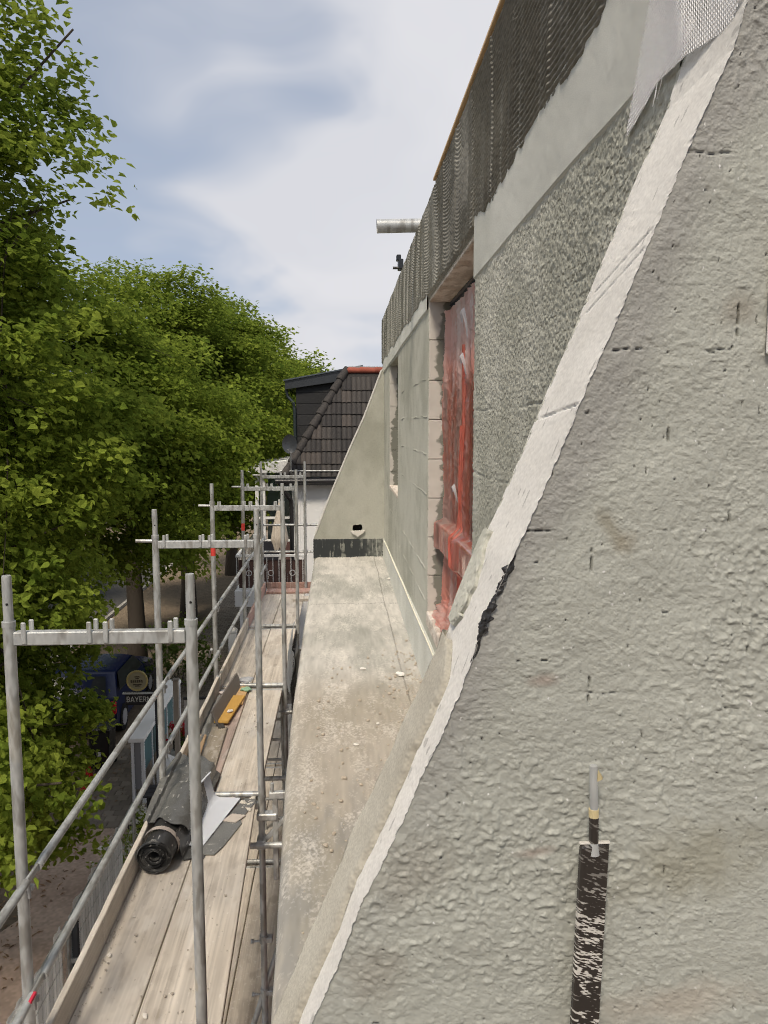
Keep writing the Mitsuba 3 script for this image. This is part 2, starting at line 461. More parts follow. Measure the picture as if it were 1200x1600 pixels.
jamb_blocks(5.0, 5.792, 7.778, (0.245, 0.25, 0.25, 0.25, 0.25, 0.245, 0.25, 0.25), XF, 0.72, wall)
jamb_blocks(9.0, 6.312, 7.668, (0.16, 0.25, 0.25, 0.245, 0.25, 0.22), XF, 0.83, wall)
for y0, y1 in ((3.252, 3.86), (3.863, 4.45), (4.453, 4.985)):
    add('soffit_block', bx(XF + 0.003, 0.72, y0, y1, 7.765, 7.79, 0.003), 'm_pale', parent=wall)
add('sill', bx(XF - 0.004, 0.74, 3.0, 5.0, 5.71, 5.802, 0.006), 'm_pale', parent=B, label='pale dusty rough sill of the filmed opening')
add('sill', bx(XF - 0.003, 0.83, 7.67, 8.985, 6.285, 6.322, 0.004), 'm_pale', parent=B)
# base coat below the cord, slightly proud, with its broken end near the fin
bp = Polygon([(4.06, 5.29), (10.15, 5.29), (10.15, 5.535), (7.0, 5.60), (4.75, 5.655), (4.30, 5.64), (4.02, 5.55)])
m = extrude(bp, 0.02, YZX); m.apply_translation([XF - 0.016, 0, 0])
add('base_coat', m, 'm_smooth', parent=B)
y = np.linspace(4.3, 9.75, 80)
add('snap_line', tube(np.stack([XF - 0.018 + 0 * y, y, 5.655 - (y - 4.4) * 0.0165 + 0.004 * np.sin(y * 3)], -1), 0.0045, 6), 'm_vc', (0.78, 0.76, 0.62), parent=B, smooth=True, label='thin pale line along the wall base')

# thick sandy coat on the near part of the facade, as relief
yg, zg = np.meshgrid(np.linspace(YB0, 3.247, 390), np.linspace(5.31, 7.64, 460))
q3 = np.stack([yg, zg, 0 * yg], -1)
wq = 0.4 * (meshkit.noise(q3 * 40, 171) - 0.5)[..., None]
gr = np.clip((meshkit.noise(q3 * np.array([135, 150, 1]) + wq, 172) - 0.42) / 0.36, 0, 1)
hq = 0.003 + 0.0027 * gr + 0.0016 * meshkit.noise(q3 * 70 + wq, 173) + 0.006 * (meshkit.fbm(q3 * 7, 3, 174) - 0.5)
for zj, ya, yb in ((6.56, 1.3, 3.25), (7.06, 1.3, 3.25), (7.33, 1.3, 2.3), (6.81, 2.2, 3.25)):
    hq -= 0.005 * np.exp(-((zg - zj - 0.006 * (meshkit.noise(q3 * np.array([9, 0, 0]), 175) - 0.5)) / 0.003) ** 2) * np.clip(meshkit.noise(q3 * np.array([4, 0, 0]) + zj * 3, 176) * 2 - 0.4, 0, 1) * (yg > ya) * (yg < yb)
hq *= np.clip((3.249 - yg) / 0.01, 0.1, 1)
add('coat', grid(np.stack([XF - 0.0005 - hq, yg, zg], -1)[::-1]), 'm_plaster', smooth=True, parent=wall)

# reinforcing strip, smoothed over
def jagged(y, base, seed, amp=0.05):
    q = np.stack([y * 2.3, 0 * y, 0 * y], -1)
    return base + amp * (meshkit.fbm(q * 1.6, 4, seed) - 0.5) * 2 + 0.02 * (meshkit.noise(q * 16, seed + 3) - 0.5)


for a0, a1, lo0, lo1, sd in ((YB0 + 0.005, 3.25, 7.60, 7.58, 1), (5.0, 10.14, 7.715, 7.665, 2)):
    y = np.linspace(a0, a1, 120)
    lo = np.linspace(lo0, lo1, 120) + 0.012 * (meshkit.noise(np.stack([y * 2, 0 * y, 0 * y], -1), 8) - 0.5)
    hi = np.full_like(y, 7.87)
    P = np.stack([np.stack([XF - 0.011 + 0 * y, y, hi], -1), np.stack([XF - 0.011 + 0 * y, y, lo + 0.012], -1), np.stack([XF + 0.001 + 0 * y, y, lo], -1)], 0)
    add('mesh_strip', grid(P), 'm_smooth', parent=B, label='smooth light grey strip of embedded mesh')

# combed mortar band: real ridges
ys = np.concatenate([np.linspace(1.30, 4.5, 330), np.linspace(4.5, YB1, 330)[1:]])
nz = 225
low = jagged(ys, 7.80, 12, 0.035)
low = np.where(ys < 1.75, low + 0.0 + (1.75 - ys) * 0.25, low)
low = np.where((ys > 3.25) & (ys < 5.0), 7.781 + 0.004 * meshkit.noise(np.stack([ys * 30, 0 * ys, 0 * ys], -1), 4), np.maximum(low, 7.755))
s = np.linspace(0, 1, nz)
Zg = low[None, :] + (8.375 - low[None, :]) * s[:, None]
Yg = np.broadcast_to(ys, Zg.shape)
col_w = 0.42
warp = 0.34 * (meshkit.noise(np.stack([Yg * 1.3, Zg * 1.5, 0 * Yg], -1), 31) - 0.5)
ci = np.floor((Yg + warp) / col_w)
cf = (Yg + warp) / col_w - ci
rnd = np.stack([ci * 7.7 + 0.5, 0 * ci, 0 * ci], -1)
amp = 0.02 + 0.09 * meshkit.noise(rnd, 41)
slope = 0.30 * (meshkit.noise(rnd + 3.3, 42) - 0.3)
lam = 0.0185
calm = np.clip((Yg - 2.0) / 1.8, 0.12, 1)
amp, slope = amp * calm, slope * calm - 0.12 * (1 - calm) * 0
ph = (Zg - 0.11 * (1 - calm) * (Yg - 1.3) + amp * np.cos((cf - 0.5) * 2.6) + slope * cf * col_w + 0.05 * meshkit.noise(np.stack([Yg * 2.2, Zg * 2.6, 0 * Yg], -1), 33)) / lam
rid = 0.5 + 0.5 * np.cos(2 * np.pi * ph)
strength = np.clip(meshkit.fbm(np.stack([Yg * 2.0, Zg * 2.6, 0 * Yg], -1), 3, 51) * 2.2 - 0.35, 0.12, 1)
strength = np.where(Yg < 3.4, np.clip(strength + 0.5, 0, 1), strength)
edge = np.clip(np.minimum(s, 1 - s) * 30, 0, 1)[:, None]
h = 0.008 + 0.0070 * strength * rid ** 0.8 + 0.003 * meshkit.noise(np.stack([Yg * 40, Zg * 70, 0 * Yg], -1), 61)
h = h + 0.004 * np.clip(1 - np.abs(cf - 0.02) * 16, 0, 1)
add('combed_band', grid(np.stack([XF - 0.001 - h * edge, Yg, Zg], -1)), 'm_comb', parent=B, smooth=True, label='dark band of notched-trowel mortar ridges along the wall top')
add('coping', bx(XF - 0.002, 0.86, YB0, YB1, 8.362, 8.378, 0.003), 'm_vc', (0.20, 0.19, 0.17), parent=B)
add('batten', bx(XF - 0.022, XF + 0.03, 1.7, 4.62, 8.379, 8.392, 0.002), 'm_vc', (0.62, 0.45, 0.27), parent=B, label='thin raw wood batten on top of the wall')
# body behind the facade
add('body', cat_([bx(0.86, 4.5, YB0, YB1, 8.2, 8.35), bx(4.3, 4.5, YB0, YB1, 0, 8.2), bx(0.851, 4.3, YB1 - 0.2, YB1, 0, 8.2), bx(0.851, 4.3, 5.3, 5.4, 5.3, 8.2), bx(0.86, 4.3, 1.31, YB1 - 0.2, 5.0, 5.2)]), 'm_vc', (0.35, 0.33, 0.30), parent=B)
add('lower_wall', bx(0.30, 0.85, 0.4, YB1, 0.0, 4.99), 'm_vc', (0.30, 0.19, 0.15), parent=B)

# ledge with rounded street edge
ly = np.concatenate([np.linspace(0.5, 2.0, 16), np.linspace(2.0, 10.15, 180)[1:]])
xe = np.interp(ly, [0.5, 2.09, 3.33, 4.70, 6.16, 10.15], [-0.19, -0.216, -0.273, -0.316, -0.335, -0.366])
xe = xe + 0.012 * (meshkit.fbm(np.stack([ly * 1.8, 0 * ly, 0 * ly], -1), 3, 71) - 0.5)
prof = [(0.0, 4.86), (-0.003, 5.0), (-0.004, 5.1), (0.0, 5.2), (0.004, 5.235), (0.012, 5.262), (0.024, 5.282), (0.04, 5.293), (0.06, 5.299)]
P = []
for ox, z in prof:
    P.append(np.stack([xe + ox, ly, z + 0 * ly], -1))
for q in np.linspace(0, 1, 40)[1:]:
    x = xe + 0.06 + (XF + 0.02 - xe - 0.06) * q
    wr = np.clip((ly - 8.6) / 1.0, 0, 1) * 0.03 * (meshkit.fbm(np.stack([x * 3 + ly * 1.3, ly * 6 - x * 1.5, 0 * x], -1), 3, 73) - 0.45)
    P.append(np.stack([x, ly, 5.299 + 0.006 * (meshkit.fbm(np.stack([x * 7, ly * 3.5, 0 * x], -1), 3, 72) - 0.5) + wr], -1))
P.insert(0, np.stack([0 * ly + XF, ly, 4.86 + 0 * ly], -1))
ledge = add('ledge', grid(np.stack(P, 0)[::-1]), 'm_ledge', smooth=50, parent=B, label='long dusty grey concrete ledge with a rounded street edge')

# gable walls whose slanted edges follow the old roof
EDGE = np.array([[0.60, 7.70], [0.539, 7.559], [0.522, 7.499], [0.477, 7.396], [0.443, 7.309], [0.419, 7.25], [0.366, 7.118], [0.341, 7.061], [0.299, 6.956], [0.256, 6.853],
                 [0.234, 6.808], [0.198, 6.716], [0.18, 6.661], [0.165, 6.619], [0.15, 6.584], [0.137, 6.551], [0.114, 6.504], [0.095, 6.456], [0.079, 6.42], [0.058, 6.374],
                 [0.021, 6.299], [-0.007, 6.219], [-0.051, 6.119], [-0.10, 6.0], [-0.20, 5.76], [-0.30, 5.53], [-0.30, 5.27]])
FY, FT = 1.08, 0.215
zr = np.linspace(5.95, 7.70, 780)
ex = np.interp(zr, EDGE[::-1, 1][1:], EDGE[::-1, 0][1:])
nz1 = lambda z, f, sd: meshkit.noise(np.stack([z * f, 0 * z, 0 * z], -1), sd) - 0.5
exj = ex + 0.0024 * nz1(zr, 230, 1) + 0.0016 * nz1(zr, 95, 2) - 0.004 * np.clip(nz1(zr, 60, 7) - 0.28, 0, 1)
s = np.linspace(0, 1, 330) ** 1.02
X = exj[:, None] + (0.80 - exj[:, None]) * s[None, :]
Z = np.broadcast_to(zr[:, None], X.shape)
pt = lambda fx, fz, o=0.0: np.stack([X * fx + o, Z * fz, 0 * X], -1)
warp2 = 1.0 * (meshkit.noise(pt(30, 30), 80) - 0.5)
b1 = meshkit.noise(pt(108, 132) + warp2[..., None], 81)
b2 = meshkit.noise(pt(215, 250) + warp2[..., None], 82)
b3 = meshkit.fbm(pt(9, 12), 3, 83)
smear = meshkit.noise(pt(16, 16, 4), 86)
rough = np.clip(0.45 + 1.3 * (meshkit.noise(pt(3.2, 3.0), 84) - 0.35), 0.35, 1.15)
rg = 1 - np.abs(2 * meshkit.noise(pt(82, 116, 2) + warp2[..., None] * 1.6, 87) - 1)
h = rough * (0.0034 * np.clip((b1 - 0.52) / 0.33, 0, 1) + 0.0014 * np.clip((b2 - 0.45) / 0.4, 0, 1) + 0.0016 * np.clip((rg - 0.55) / 0.45, 0, 1) ** 1.5) + 0.008 * (b3 - 0.5)
h *= np.clip(0.45 + (X - exj[:, None]) / 0.03, 0.45, 1)
# joints of the blocks, where the coat leaves them open
gap = np.zeros_like(h)
for zj, segs in ((7.104, ((0.30, 0.425), (0.50, 0.55))), (7.365, ((0.40, 0.535),)), (6.853, ((0.20, 0.31), (0.44, 0.48))), (6.617, ((0.34, 0.40),)), (6.36, ((0.50, 0.52),))):
    for xa, xb in segs:
        line = np.exp(-((Z - zj - 0.003 * (meshkit.noise(pt(40, 0), 90) - 0.5)) / 0.0010) ** 2)
        gap = np.maximum(gap, line * np.clip((X - xa) / 0.01, 0, 1) * np.clip((xb - X) / 0.02, 0, 1) * np.clip(meshkit.fbm(pt(90, 0), 3, 91) * 3.4 - 1.25, 0, 1))
for xj, za, zb in ((0.456, 6.97, 7.01), (0.352, 6.79, 6.83), (0.354, 6.60, 6.645), (0.549, 7.12, 7.17), (0.30, 7.0, 7.02), (0.548, 6.86, 6.88)):
    line = np.exp(-((X - xj - 0.002 * (meshkit.noise(pt(0, 60), 92) - 0.5)) / 0.0014) ** 2)
    gap = np.maximum(gap, line * np.clip((Z - za) / 0.006, 0, 1) * np.clip((zb - Z) / 0.006, 0, 1) * np.clip(meshkit.noise(pt(0, 110), 93) * 2.6 - 0.6, 0, 1))
h = h - 0.006 * gap
colr = np.array([0.340, 0.350, 0.317]) * (0.90 + 0.2 * meshkit.fbm(pt(4, 5), 4, 85))[..., None]
colr = colr * (0.95 + 0.10 * b2)[..., None]
grey = np.clip(1 - (X - exj[:, None] - 0.05 * meshkit.noise(pt(0, 9), 96)) / 0.06, 0, 1) * np.clip((Z - 6.3) / 0.3, 0.3, 1) * 0.6
colr = colr * (1 - grey[..., None]) + np.array([0.235, 0.23, 0.225]) * grey[..., None]
def stain(x, z, rx, rz, ang, c, a):
    ca, sa = math.cos(ang), math.sin(ang)
    u, v = (X - x) * ca + (Z - z) * sa, -(X - x) * sa + (Z - z) * ca
    w = np.clip(1.3 - np.sqrt((u / rx) ** 2 + (v / rz) ** 2) - 0.9 * (meshkit.fbm(pt(38, 38), 3, 97) - 0.5), 0, 1) * a
    return w[..., None], np.array(c)


for st in ((0.378, 6.855, 0.012, 0.04, 0.5, (0.20, 0.18, 0.13), 0.55), (0.40, 6.835, 0.02, 0.014, 0.5, (0.19, 0.16, 0.11), 0.45), (0.288, 6.637, 0.022, 0.010, 0.0, (0.26, 0.20, 0.17), 0.6),
           (0.284, 6.379, 0.03, 0.008, 0.1, (0.29, 0.22, 0.19), 0.5), (0.05, 6.19, 0.05, 0.05, 0.3, (0.20, 0.18, 0.15), 0.45), (0.516, 6.352, 0.12, 0.06, 0.2, (0.24, 0.23, 0.175), 0.6),
           (0.50, 6.13, 0.13, 0.03, 0.1, (0.31, 0.25, 0.20), 0.4), (0.10, 6.35, 0.07, 0.045, 0.6, (0.25, 0.235, 0.20), 0.4), (0.55, 7.16, 0.03, 0.025, 0.0, (0.21, 0.185, 0.15), 0.5)):
    w, c = stain(*st)
    colr = colr * (1 - w) + c * w
pits = np.clip((meshkit.noise(pt(120, 120, 7), 98) - 0.965) / 0.02, 0, 1)
h = h - 0.004 * pits
colr = colr * (1 - 0.6 * pits[..., None]) * (1 - 0.6 * np.clip(gap * 1.2, 0, 1)[..., None])
specks = np.clip((meshkit.noise(pt(190, 190, 3), 99) - 0.975) / 0.015, 0, 1)[..., None]
colr = colr * (1 - specks) + 0.7 * specks
front = grid(np.stack([X, FY - h, Z], -1)[::-1])
fin = add('gable_wall', front, 'm_fin', np.clip(colr, 0.01, 1)[::-1].reshape(-1, 3), smooth=True, parent=B, label='near gable wall thickly coated with lumpy grey-green mortar')
# rest of that wall: below, right of the frame and the back
body = Polygon([(0.80, 7.70), (2.2, 7.70), (2.2, 5.27), (-0.30, 5.27), (-0.30, 5.53), (-0.20, 5.76), (float(ex[0]), 5.95), (0.80, 5.95)])
m = extrude(body, FT - 0.006, XZY); m.apply_translation([0, FY + 0.003, 0])
add('core', m, 'm_plaster', parent=fin)
bk = [(float(a), float(b)) for a, b in zip(ex, zr)]
m = extrude(Polygon(bk + [(0.80, 7.70), (0.80, 5.95)]), 0.01, XZY); m.apply_translation([0, FY + FT - 0.010, 0])
add('core', m, 'm_plaster', parent=fin)
# slanted edge: bare pale block towards the front, a coat of mortar on the back two thirds below z 6.66
t = np.linspace(0, 1, 42)
off = np.stack([np.cos(np.full_like(zr, math.radians(157))), np.sin(np.full_like(zr, math.radians(157)))], -1)
TT, ZZ = np.meshgrid(t, zr)
EX = np.interp(ZZ, zr, exj)
nn = meshkit.fbm(np.stack([TT * 5, ZZ * 16, 0 * TT], -1), 4, 101) - 0.5
scr = meshkit.noise(np.stack([(TT * 0.2 + ZZ * 0.45) * 190, (TT * 0.2 - ZZ) * 6, 0 * TT], -1), 102) - 0.5
hh = 0.0006 * (meshkit.fbm(np.stack([TT * 12, ZZ * 55, 0 * TT], -1), 4, 104) - 0.5)
for zc, sl in ((7.235, -0.34), (7.205, -0.36), (7.02, -0.1)):      # saw cuts
    hh -= 0.004 * np.exp(-((ZZ - zc - sl * (TT - 0.5) * 0.22) / 0.0016) ** 2) * np.clip(meshkit.noise(np.stack([TT * 9, ZZ * 0 + zc, 0 * TT], -1), 103) * 2.2 - 0.5, 0, 1)
hh *= np.clip(np.minimum(TT, 1 - TT) * 25, 0.15, 1)
P = np.stack([ex[:, None] + (exj - ex)[:, None] * np.clip(1 - TT / 0.045, 0, 1) + off[0, 0] * hh, FY + FT * TT, ZZ + off[0, 1] * hh], -1)
P[:, 0, 1] -= 0.004
add('slanted_edge', grid(P), 'm_strip', smooth=True, parent=fin, label='bare pale slanted edge of the near gable wall')
zc = np.linspace(5.96, 6.655, 200)
ec = np.interp(zc, zr, ex)
cut = 0.36 + 0.05 * (meshkit.fbm(np.stack([zc * 9, 0 * zc, 0 * zc], -1), 3, 111) - 0.5) + 0.35 * np.clip((zc - 6.60) / 0.055, 0, 1) ** 2 - 0.08 * np.clip((6.3 - zc) / 0.3, 0, 1)
P = []
for k, (ta, lift) in enumerate(((0.0, 0.0), (0.0, 0.008), (0.06, 0.012), (0.35, 0.011), (0.7, 0.012), (0.96, 0.009), (1.01, 0.002), (1.01, -0.02))):
    tt = cut + (1 - cut) * ta
    jit = 0.003 * (meshkit.fbm(np.stack([zc * 40, zc * 0 + k * 3, 0 * zc], -1), 3, 112) - 0.5)
    P.append(np.stack([ec - (lift + jit) * 0.92, FY + FT * tt + (0.006 * nz1(zc, 70, 113) if k < 3 else 0), zc + (lift + jit) * 0.39], -1))
add('edge_coat', grid(np.stack(P, 0)), 'm_coat', smooth=60, parent=fin, label='grey mortar coat broken away along the slanted edge')
zc = np.linspace(6.675, 6.83, 60)
ec = np.interp(zc, zr, ex)
cut = 0.80 - 0.22 * np.sin(np.clip((zc - 6.675) / 0.14, 0, 1) * math.pi) - 0.06 * (zc < 6.70) + 0.06 * nz1(zc, 60, 114)
P = [np.stack([ec - l * 0.92, FY + FT * (cut + (1.02 - cut) * a), zc + l * 0.39], -1) for a, l in ((0, -0.004), (0, 0.006), (0.1, 0.009), (0.5, 0.008), (0.97, 0.006), (1.0, -0.02))]
add('edge_coat', grid(np.stack(P, 0)), 'm_plaster', smooth=50, parent=fin, label='leftover slab of sandy mortar on the slanted edge')
# torn black membrane along the front edge
zc = np.linspace(6.665, 6.82, 170)
ec = np.interp(zc, zr, ex)
P = []
for k, a in enumerate(np.linspace(0, 2 * math.pi, 10)):
    kk_ = k % 9
    cr_ = meshkit.fbm(np.stack([zc * 95, 0 * zc + kk_ * 1.31, 0 * zc], -1), 3, 120) - 0.5
    rr = (0.0042 + 0.011 * cr_) * np.clip(np.minimum(zc - 6.665, 6.82 - zc) * 40 + 0.1, 0.1, 1) * np.clip(0.75 + 1.9 * nz1(zc, 32, 131), 0.12, 1.25)
    P.append(np.stack([ec + 0.002 + 0.005 * nz1(zc, 90, 130) + 1.1 * rr * math.cos(a), FY - 0.001 + rr * math.sin(a), zc + 0.004 * cr_], -1))
add('torn_membrane', grid(np.stack(P, 0)), 'm_bitumen', uv=(0.0, 0), parent=fin, label='ragged black sealing membrane along the wall edge')
add('corner_profile', bx(0.586, 0.62, FY - 0.012, FY - 0.004, 7.098, 7.30, 0.002), 'm_vc', (0.75, 0.74, 0.72), parent=fin)

# far gable wall
FE = [(0.58, 7.83), (0.525, 7.705), (0.303, 7.122), (0.097, 6.673), (-0.196, 5.972), (-0.34, 5.597), (-0.365, 5.54), (-0.365, 5.20), (0.60, 5.20), (0.60, 7.83)]
Y2 = 10.15
m = extrude(Polygon(FE).difference(Polygon([(0.14, 5.66), (0.145, 5.71), (0.17, 5.72), (0.20, 5.715), (0.24, 5.728), (0.265, 5.71), (0.27, 5.66), (0.245, 5.625), (0.155, 5.63)])), 0.22, XZY)
m.apply_translation([0, Y2, 0])
far = add('gable_wall', m, 'm_plaster', parent=B, label='far smaller gable wall standing on the end of the ledge')
for (xa, za), (xb, zb) in zip(FE[1:5], FE[2:6]):
    add('slanted_edge', beam([xa - 0.004, Y2 + 0.108, za + 0.002], [xb - 0.004, Y2 + 0.108, zb + 0.002], 0.232, 0.016), 'm_strip', parent=far)
m = bx(-0.37, XF, Y2 - 0.012, Y2 + 0.003, 5.29, 5.535, 0.003)
def f_seal(p, n, uv):
    s = smoothstep(0.55, 0.75, noise(p.x * 60, p.z * 9, 1) * 0.5 + fbm(p.x * 7, p.z * 14, 2, 3) * 0.5)
    rt = smoothstep(0.25, 0.5, p.x) * 0.6
    return mix(mi.Color3f(0.035, 0.04, 0.042), mi.Color3f(0.36, 0.37, 0.33), dr.clip(s * 0.55 + rt * noise(p.x * 30, p.z * 30, 1), 0, 1))


M('m_seal', {'type': 'twosided', 'b': pr(f_seal, 0.6)})
add('sealing_strip', m, 'm_seal', parent=far, label='black bitumen strip at the foot of the far gable wall')
add('hole_back', bx(0.10, 0.31, Y2 + 0.12, Y2 + 0.135, 5.58, 5.76), 'm_vc', (0.01, 0.01, 0.01), parent=far)
lip = extrude(Polygon([(0.115, 5.640), (0.30, 5.648), (0.275, 5.612), (0.235, 5.590), (0.205, 5.560), (0.18, 5.588), (0.14, 5.605)]), 0.045, XZY)
lip.apply_translation([0, Y2 - 0.038, 0])
add('hole_lip', lip, 'm_vc', (0.62, 0.60, 0.56), parent=far, label='pale broken lip below the hole in the far gable wall')

def f_speck(p, n, uv):
    a = smoothstep(0.58, 0.78, noise(p.y * 90, p.z * 70, 3) * 0.6 + noise(p.y * 30, p.z * 9, 1) * 0.4)
    b = fbm(p.y * 12, p.z * 2.2, 2, 3)
    left = smoothstep(4.16, 4.24, p.y)
    base = mix(mi.Color3f(0.02, 0.012, 0.011), mix((0.16, 0.14, 0.125), (0.46, 0.41, 0.37), b), left)
    return mix(base, mi.Color3f(0.55, 0.5, 0.47), a * (0.35 + 0.3 * left))


M('m_speck', {'type': 'twosided', 'b': pr(f_speck, 0.15, specular=0.5)})
# window with its film
W = B + '__window'
labels[W] = {'label': 'dark framed window behind the red film'}
for n_, m in (('frame', cat_([bx(0.69, 0.76, 3.2, 4.988, 7.69, 7.778, 0.004), bx(0.69, 0.76, 4.90, 4.986, 5.81, 7.69, 0.004), bx(0.69, 0.76, 3.2, 3.30, 5.81, 7.69, 0.004), bx(0.69, 0.76, 3.30, 4.90, 5.803, 5.88, 0.004), bx(0.69, 0.76, 4.14, 4.22, 5.88, 7.69, 0.004)])),):
    add(n_, m, 'm_gloss', (0.035, 0.05, 0.075), parent=W)
add('transom_bar', bx(0.615, 0.76, 3.30, 4.89, 6.235, 6.385, 0.012), 'm_gloss', (0.60, 0.52, 0.50), parent=W)
for y0, y1 in ((3.30, 4.14), (4.22, 4.90)):
    add('pane', grid(np.array([[[0.73, y0, 5.88], [0.73, y1, 5.88]], [[0.73, y0, 7.69], [0.73, y1, 7.69]]], float)), 'm_speck', parent=W)
add('drip_profile', bx(0.68, 0.70, 3.22, 4.98, 7.74, 7.764), 'm_gloss', (0.03, 0.045, 0.07), parent=W)
yy_, zz_ = np.meshgrid(np.linspace(3.26, 4.985, 200), np.linspace(5.83, 7.70, 200))
q = np.stack([yy_, zz_, 0 * yy_], -1)
fold = meshkit.fbm(q * np.array([9, 1.6, 1]), 4, 141) - 0.5
fine = meshkit.fbm(q * np.array([26, 7, 1]) + fold[..., None] * 2, 3, 142) - 0.5
cr = np.abs(meshkit.noise(q * np.array([30, 24, 1]) + fold[..., None] * 4, 143) - 0.5)
fine2 = meshkit.fbm(q * np.array([34, 3.2, 1]) + fold[..., None] * 2, 3, 144) - 0.5
xx_ = 0.668 + 0.036 * fold + 0.020 * fine + 0.030 * fine2 * np.clip((zz_ - 6.95) / 0.3, 0, 1) - 0.008 * np.clip(0.12 - cr, 0, 1) / 0.12
xx_ = np.minimum(xx_, 0.70 - 0.095 * np.clip((0.12 - np.abs(zz_ - 6.31)) / 0.04, 0, 1) + 0.006 * fold)
for yc, w_ in ((4.12, 0.022), (4.93, 0.03)):
    xx_ -= 0.022 * np.exp(-((yy_ - yc - 0.03 * np.sin(zz_ * 3)) / w_) ** 2)
F = thing('protective_film', 'wrinkled red translucent protective film stretched over the large window opening', 'plastic film')
fm = grid(np.stack([xx_, yy_, zz_], -1))
add('sheet', fm, 'm_film', smooth=True, parent=F)
z_ = np.linspace(5.84, 7.45, 90)
for k, (yc, w_, zt) in enumerate(((4.17, 0.026, 7.42), (4.22, 0.012, 7.0))):
    zf = np.linspace(5.86, zt, 110)
    n1 = lambda f, o, sd: meshkit.fbm(np.stack([zf * f, 0 * zf + o, 0 * zf + k], -1), 3, sd) - 0.5
    wid = w_ * np.clip(0.9 + 1.9 * n1(2.2, 0, 151) + 1.2 * np.clip((6.25 - zf) / 0.4, 0, 1), 0.15, 2.6)
    bulge = 0.05 * np.clip((0.13 - np.abs(zf - 6.31)) / 0.05, 0, 1)
    P = [np.stack([0.648 - bulge - 0.014 * (1 - abs(a)) + 0.012 * n1(9, j * 1.7, 150), yc + a * wid + 0.16 * n1(1.1, 0, 152) + 0.03 * n1(11, j, 153), zf], -1) for j, a in enumerate(np.linspace(-1, 1, 7))]
    add('fold', grid(np.stack(P, 0)), 'm_fold', smooth=True, parent=F, label='bunched orange-red fold of the film' if k == 0 else None)
for k, (yc, zc_, rr) in enumerate(((4.03, 7.50, 0.05), (4.05, 7.30, 0.035), (4.30, 6.62, 0.03))):
    a = np.linspace(0.3, 3.9, 20)
    add('loose_edge', grid(np.stack([np.stack([0.62 - 0.015 * np.sin(a), yc + rr * np.cos(a), zc_ + rr * 1.5 * np.sin(a)], -1), np.stack([0.63 - 0.01 * np.sin(a), yc + (rr + 0.012) * np.cos(a), zc_ + (rr + 0.012) * 1.5 * np.sin(a)], -1)], 0)), 'm_clear', parent=F)
u, v = np.meshgrid(np.linspace(0, 1, 30), np.linspace(0, 1, 30), indexing='ij')
rr_ = meshkit.fbm(np.stack([u * 6, v * 6, 0 * u], -1), 4, 161)
add('scrunched_foot', grid(np.stack([0.665 - 0.09 * v - 0.05 * (rr_ - 0.5), 4.30 + 0.68 * u, 5.802 + 0.09 * (1 - v) ** 2 + 0.05 * rr_ * (1 - v)], -1)), 'm_film', parent=F, smooth=True)

# hanging reinforcement mesh: woven strands
HM = thing('reinforcing_mesh', 'loose white glass-fibre mesh hanging in a pointed flap at the top right', 'mesh')
def on_flap(y, z):
    d = np.clip((7.95 - z) * 0.8, 0, 1)
    b = 0.016 + 0.003 * np.sin((y - 1.2) * 16 + z * 5) + 0.006 * np.exp(-((y - 1.24 - (z - 7.6) * 0.25) / 0.05) ** 2)
    return np.stack([XF - b, y, z], -1)


flap = Polygon([(1.52, 7.535), (1.36, 7.572), (1.12, 7.545), (1.08, 7.58), (1.07, 7.98), (1.36, 7.98), (1.42, 7.73)])
from shapely.geometry import LineString
def strand_mesh(lines, r):
    out = []
    for P in lines:
        n = len(P)
        d = np.array([[0, r, 0], [-r, 0, 0], [0, -r, 0]]) if abs(P[-1][2] - P[0][2]) > abs(P[-1][1] - P[0][1]) else np.array([[0, 0, r], [-r, 0, 0], [0, 0, -r]])
        V = (P[:, None, :] + d[None]).reshape(-1, 3)
        Fq = []
        for i in range(n - 1):
            for k in (0, 1):
                Fq.append([i * 3 + k, i * 3 + k + 1, i * 3 + k + 4, i * 3 + k + 3])
        out.append(tm(V, Fq))
    return cat_(out)


lw, lh = [], []
for c in np.arange(1.06, 1.56, 0.0056):
    for g in [flap.intersection(LineString([(c, 7.4), (c + 0.03, 8.0)]))]:
        for l in getattr(g, 'geoms', [g]):
            if l.length > 0.01:
                p = np.array([l.interpolate(f, normalized=True).coords[0] for f in np.linspace(0, 1, 14)])
                lw.append(on_flap(p[:, 0], p[:, 1]))
for c in np.arange(7.42, 8.0, 0.0075):
    for g in [flap.intersection(LineString([(1.0, c + 0.03), (1.6, c - 0.03)]))]:
        for l in getattr(g, 'geoms', [g]):
            if l.length > 0.01:
                p = np.array([l.interpolate(f, normalized=True).coords[0] for f in np.linspace(0, 1, 14)])
                lh.append(on_flap(p[:, 0], p[:, 1]) + np.array([-0.0004, 0, 0]))
add('strands', strand_mesh(lw, 0.0012), 'm_vc', (0.86, 0.87, 0.88), parent=HM, kind='stuff')
add('strands', strand_mesh(lh, 0.0018), 'm_vc', (0.86, 0.87, 0.88), parent=HM, kind='stuff')
fr = []
for k in range(4):
    y0 = 1.30 + RS.rand() * 0.22
    z0 = np.interp(y0, [1.12, 1.36, 1.52], [7.545, 7.572, 7.535])
    p = on_flap(np.array([y0, y0 + 0.006, y0 + 0.01 + 0.02 * RS.rand()]), np.array([z0 + 0.004, z0 - 0.008, z0 - 0.012 - 0.02 * RS.rand()]))
    fr.append(p)
add('frayed_ends', strand_mesh(fr, 0.0008), 'm_vc', (0.80, 0.81, 0.82), parent=HM, kind='stuff')

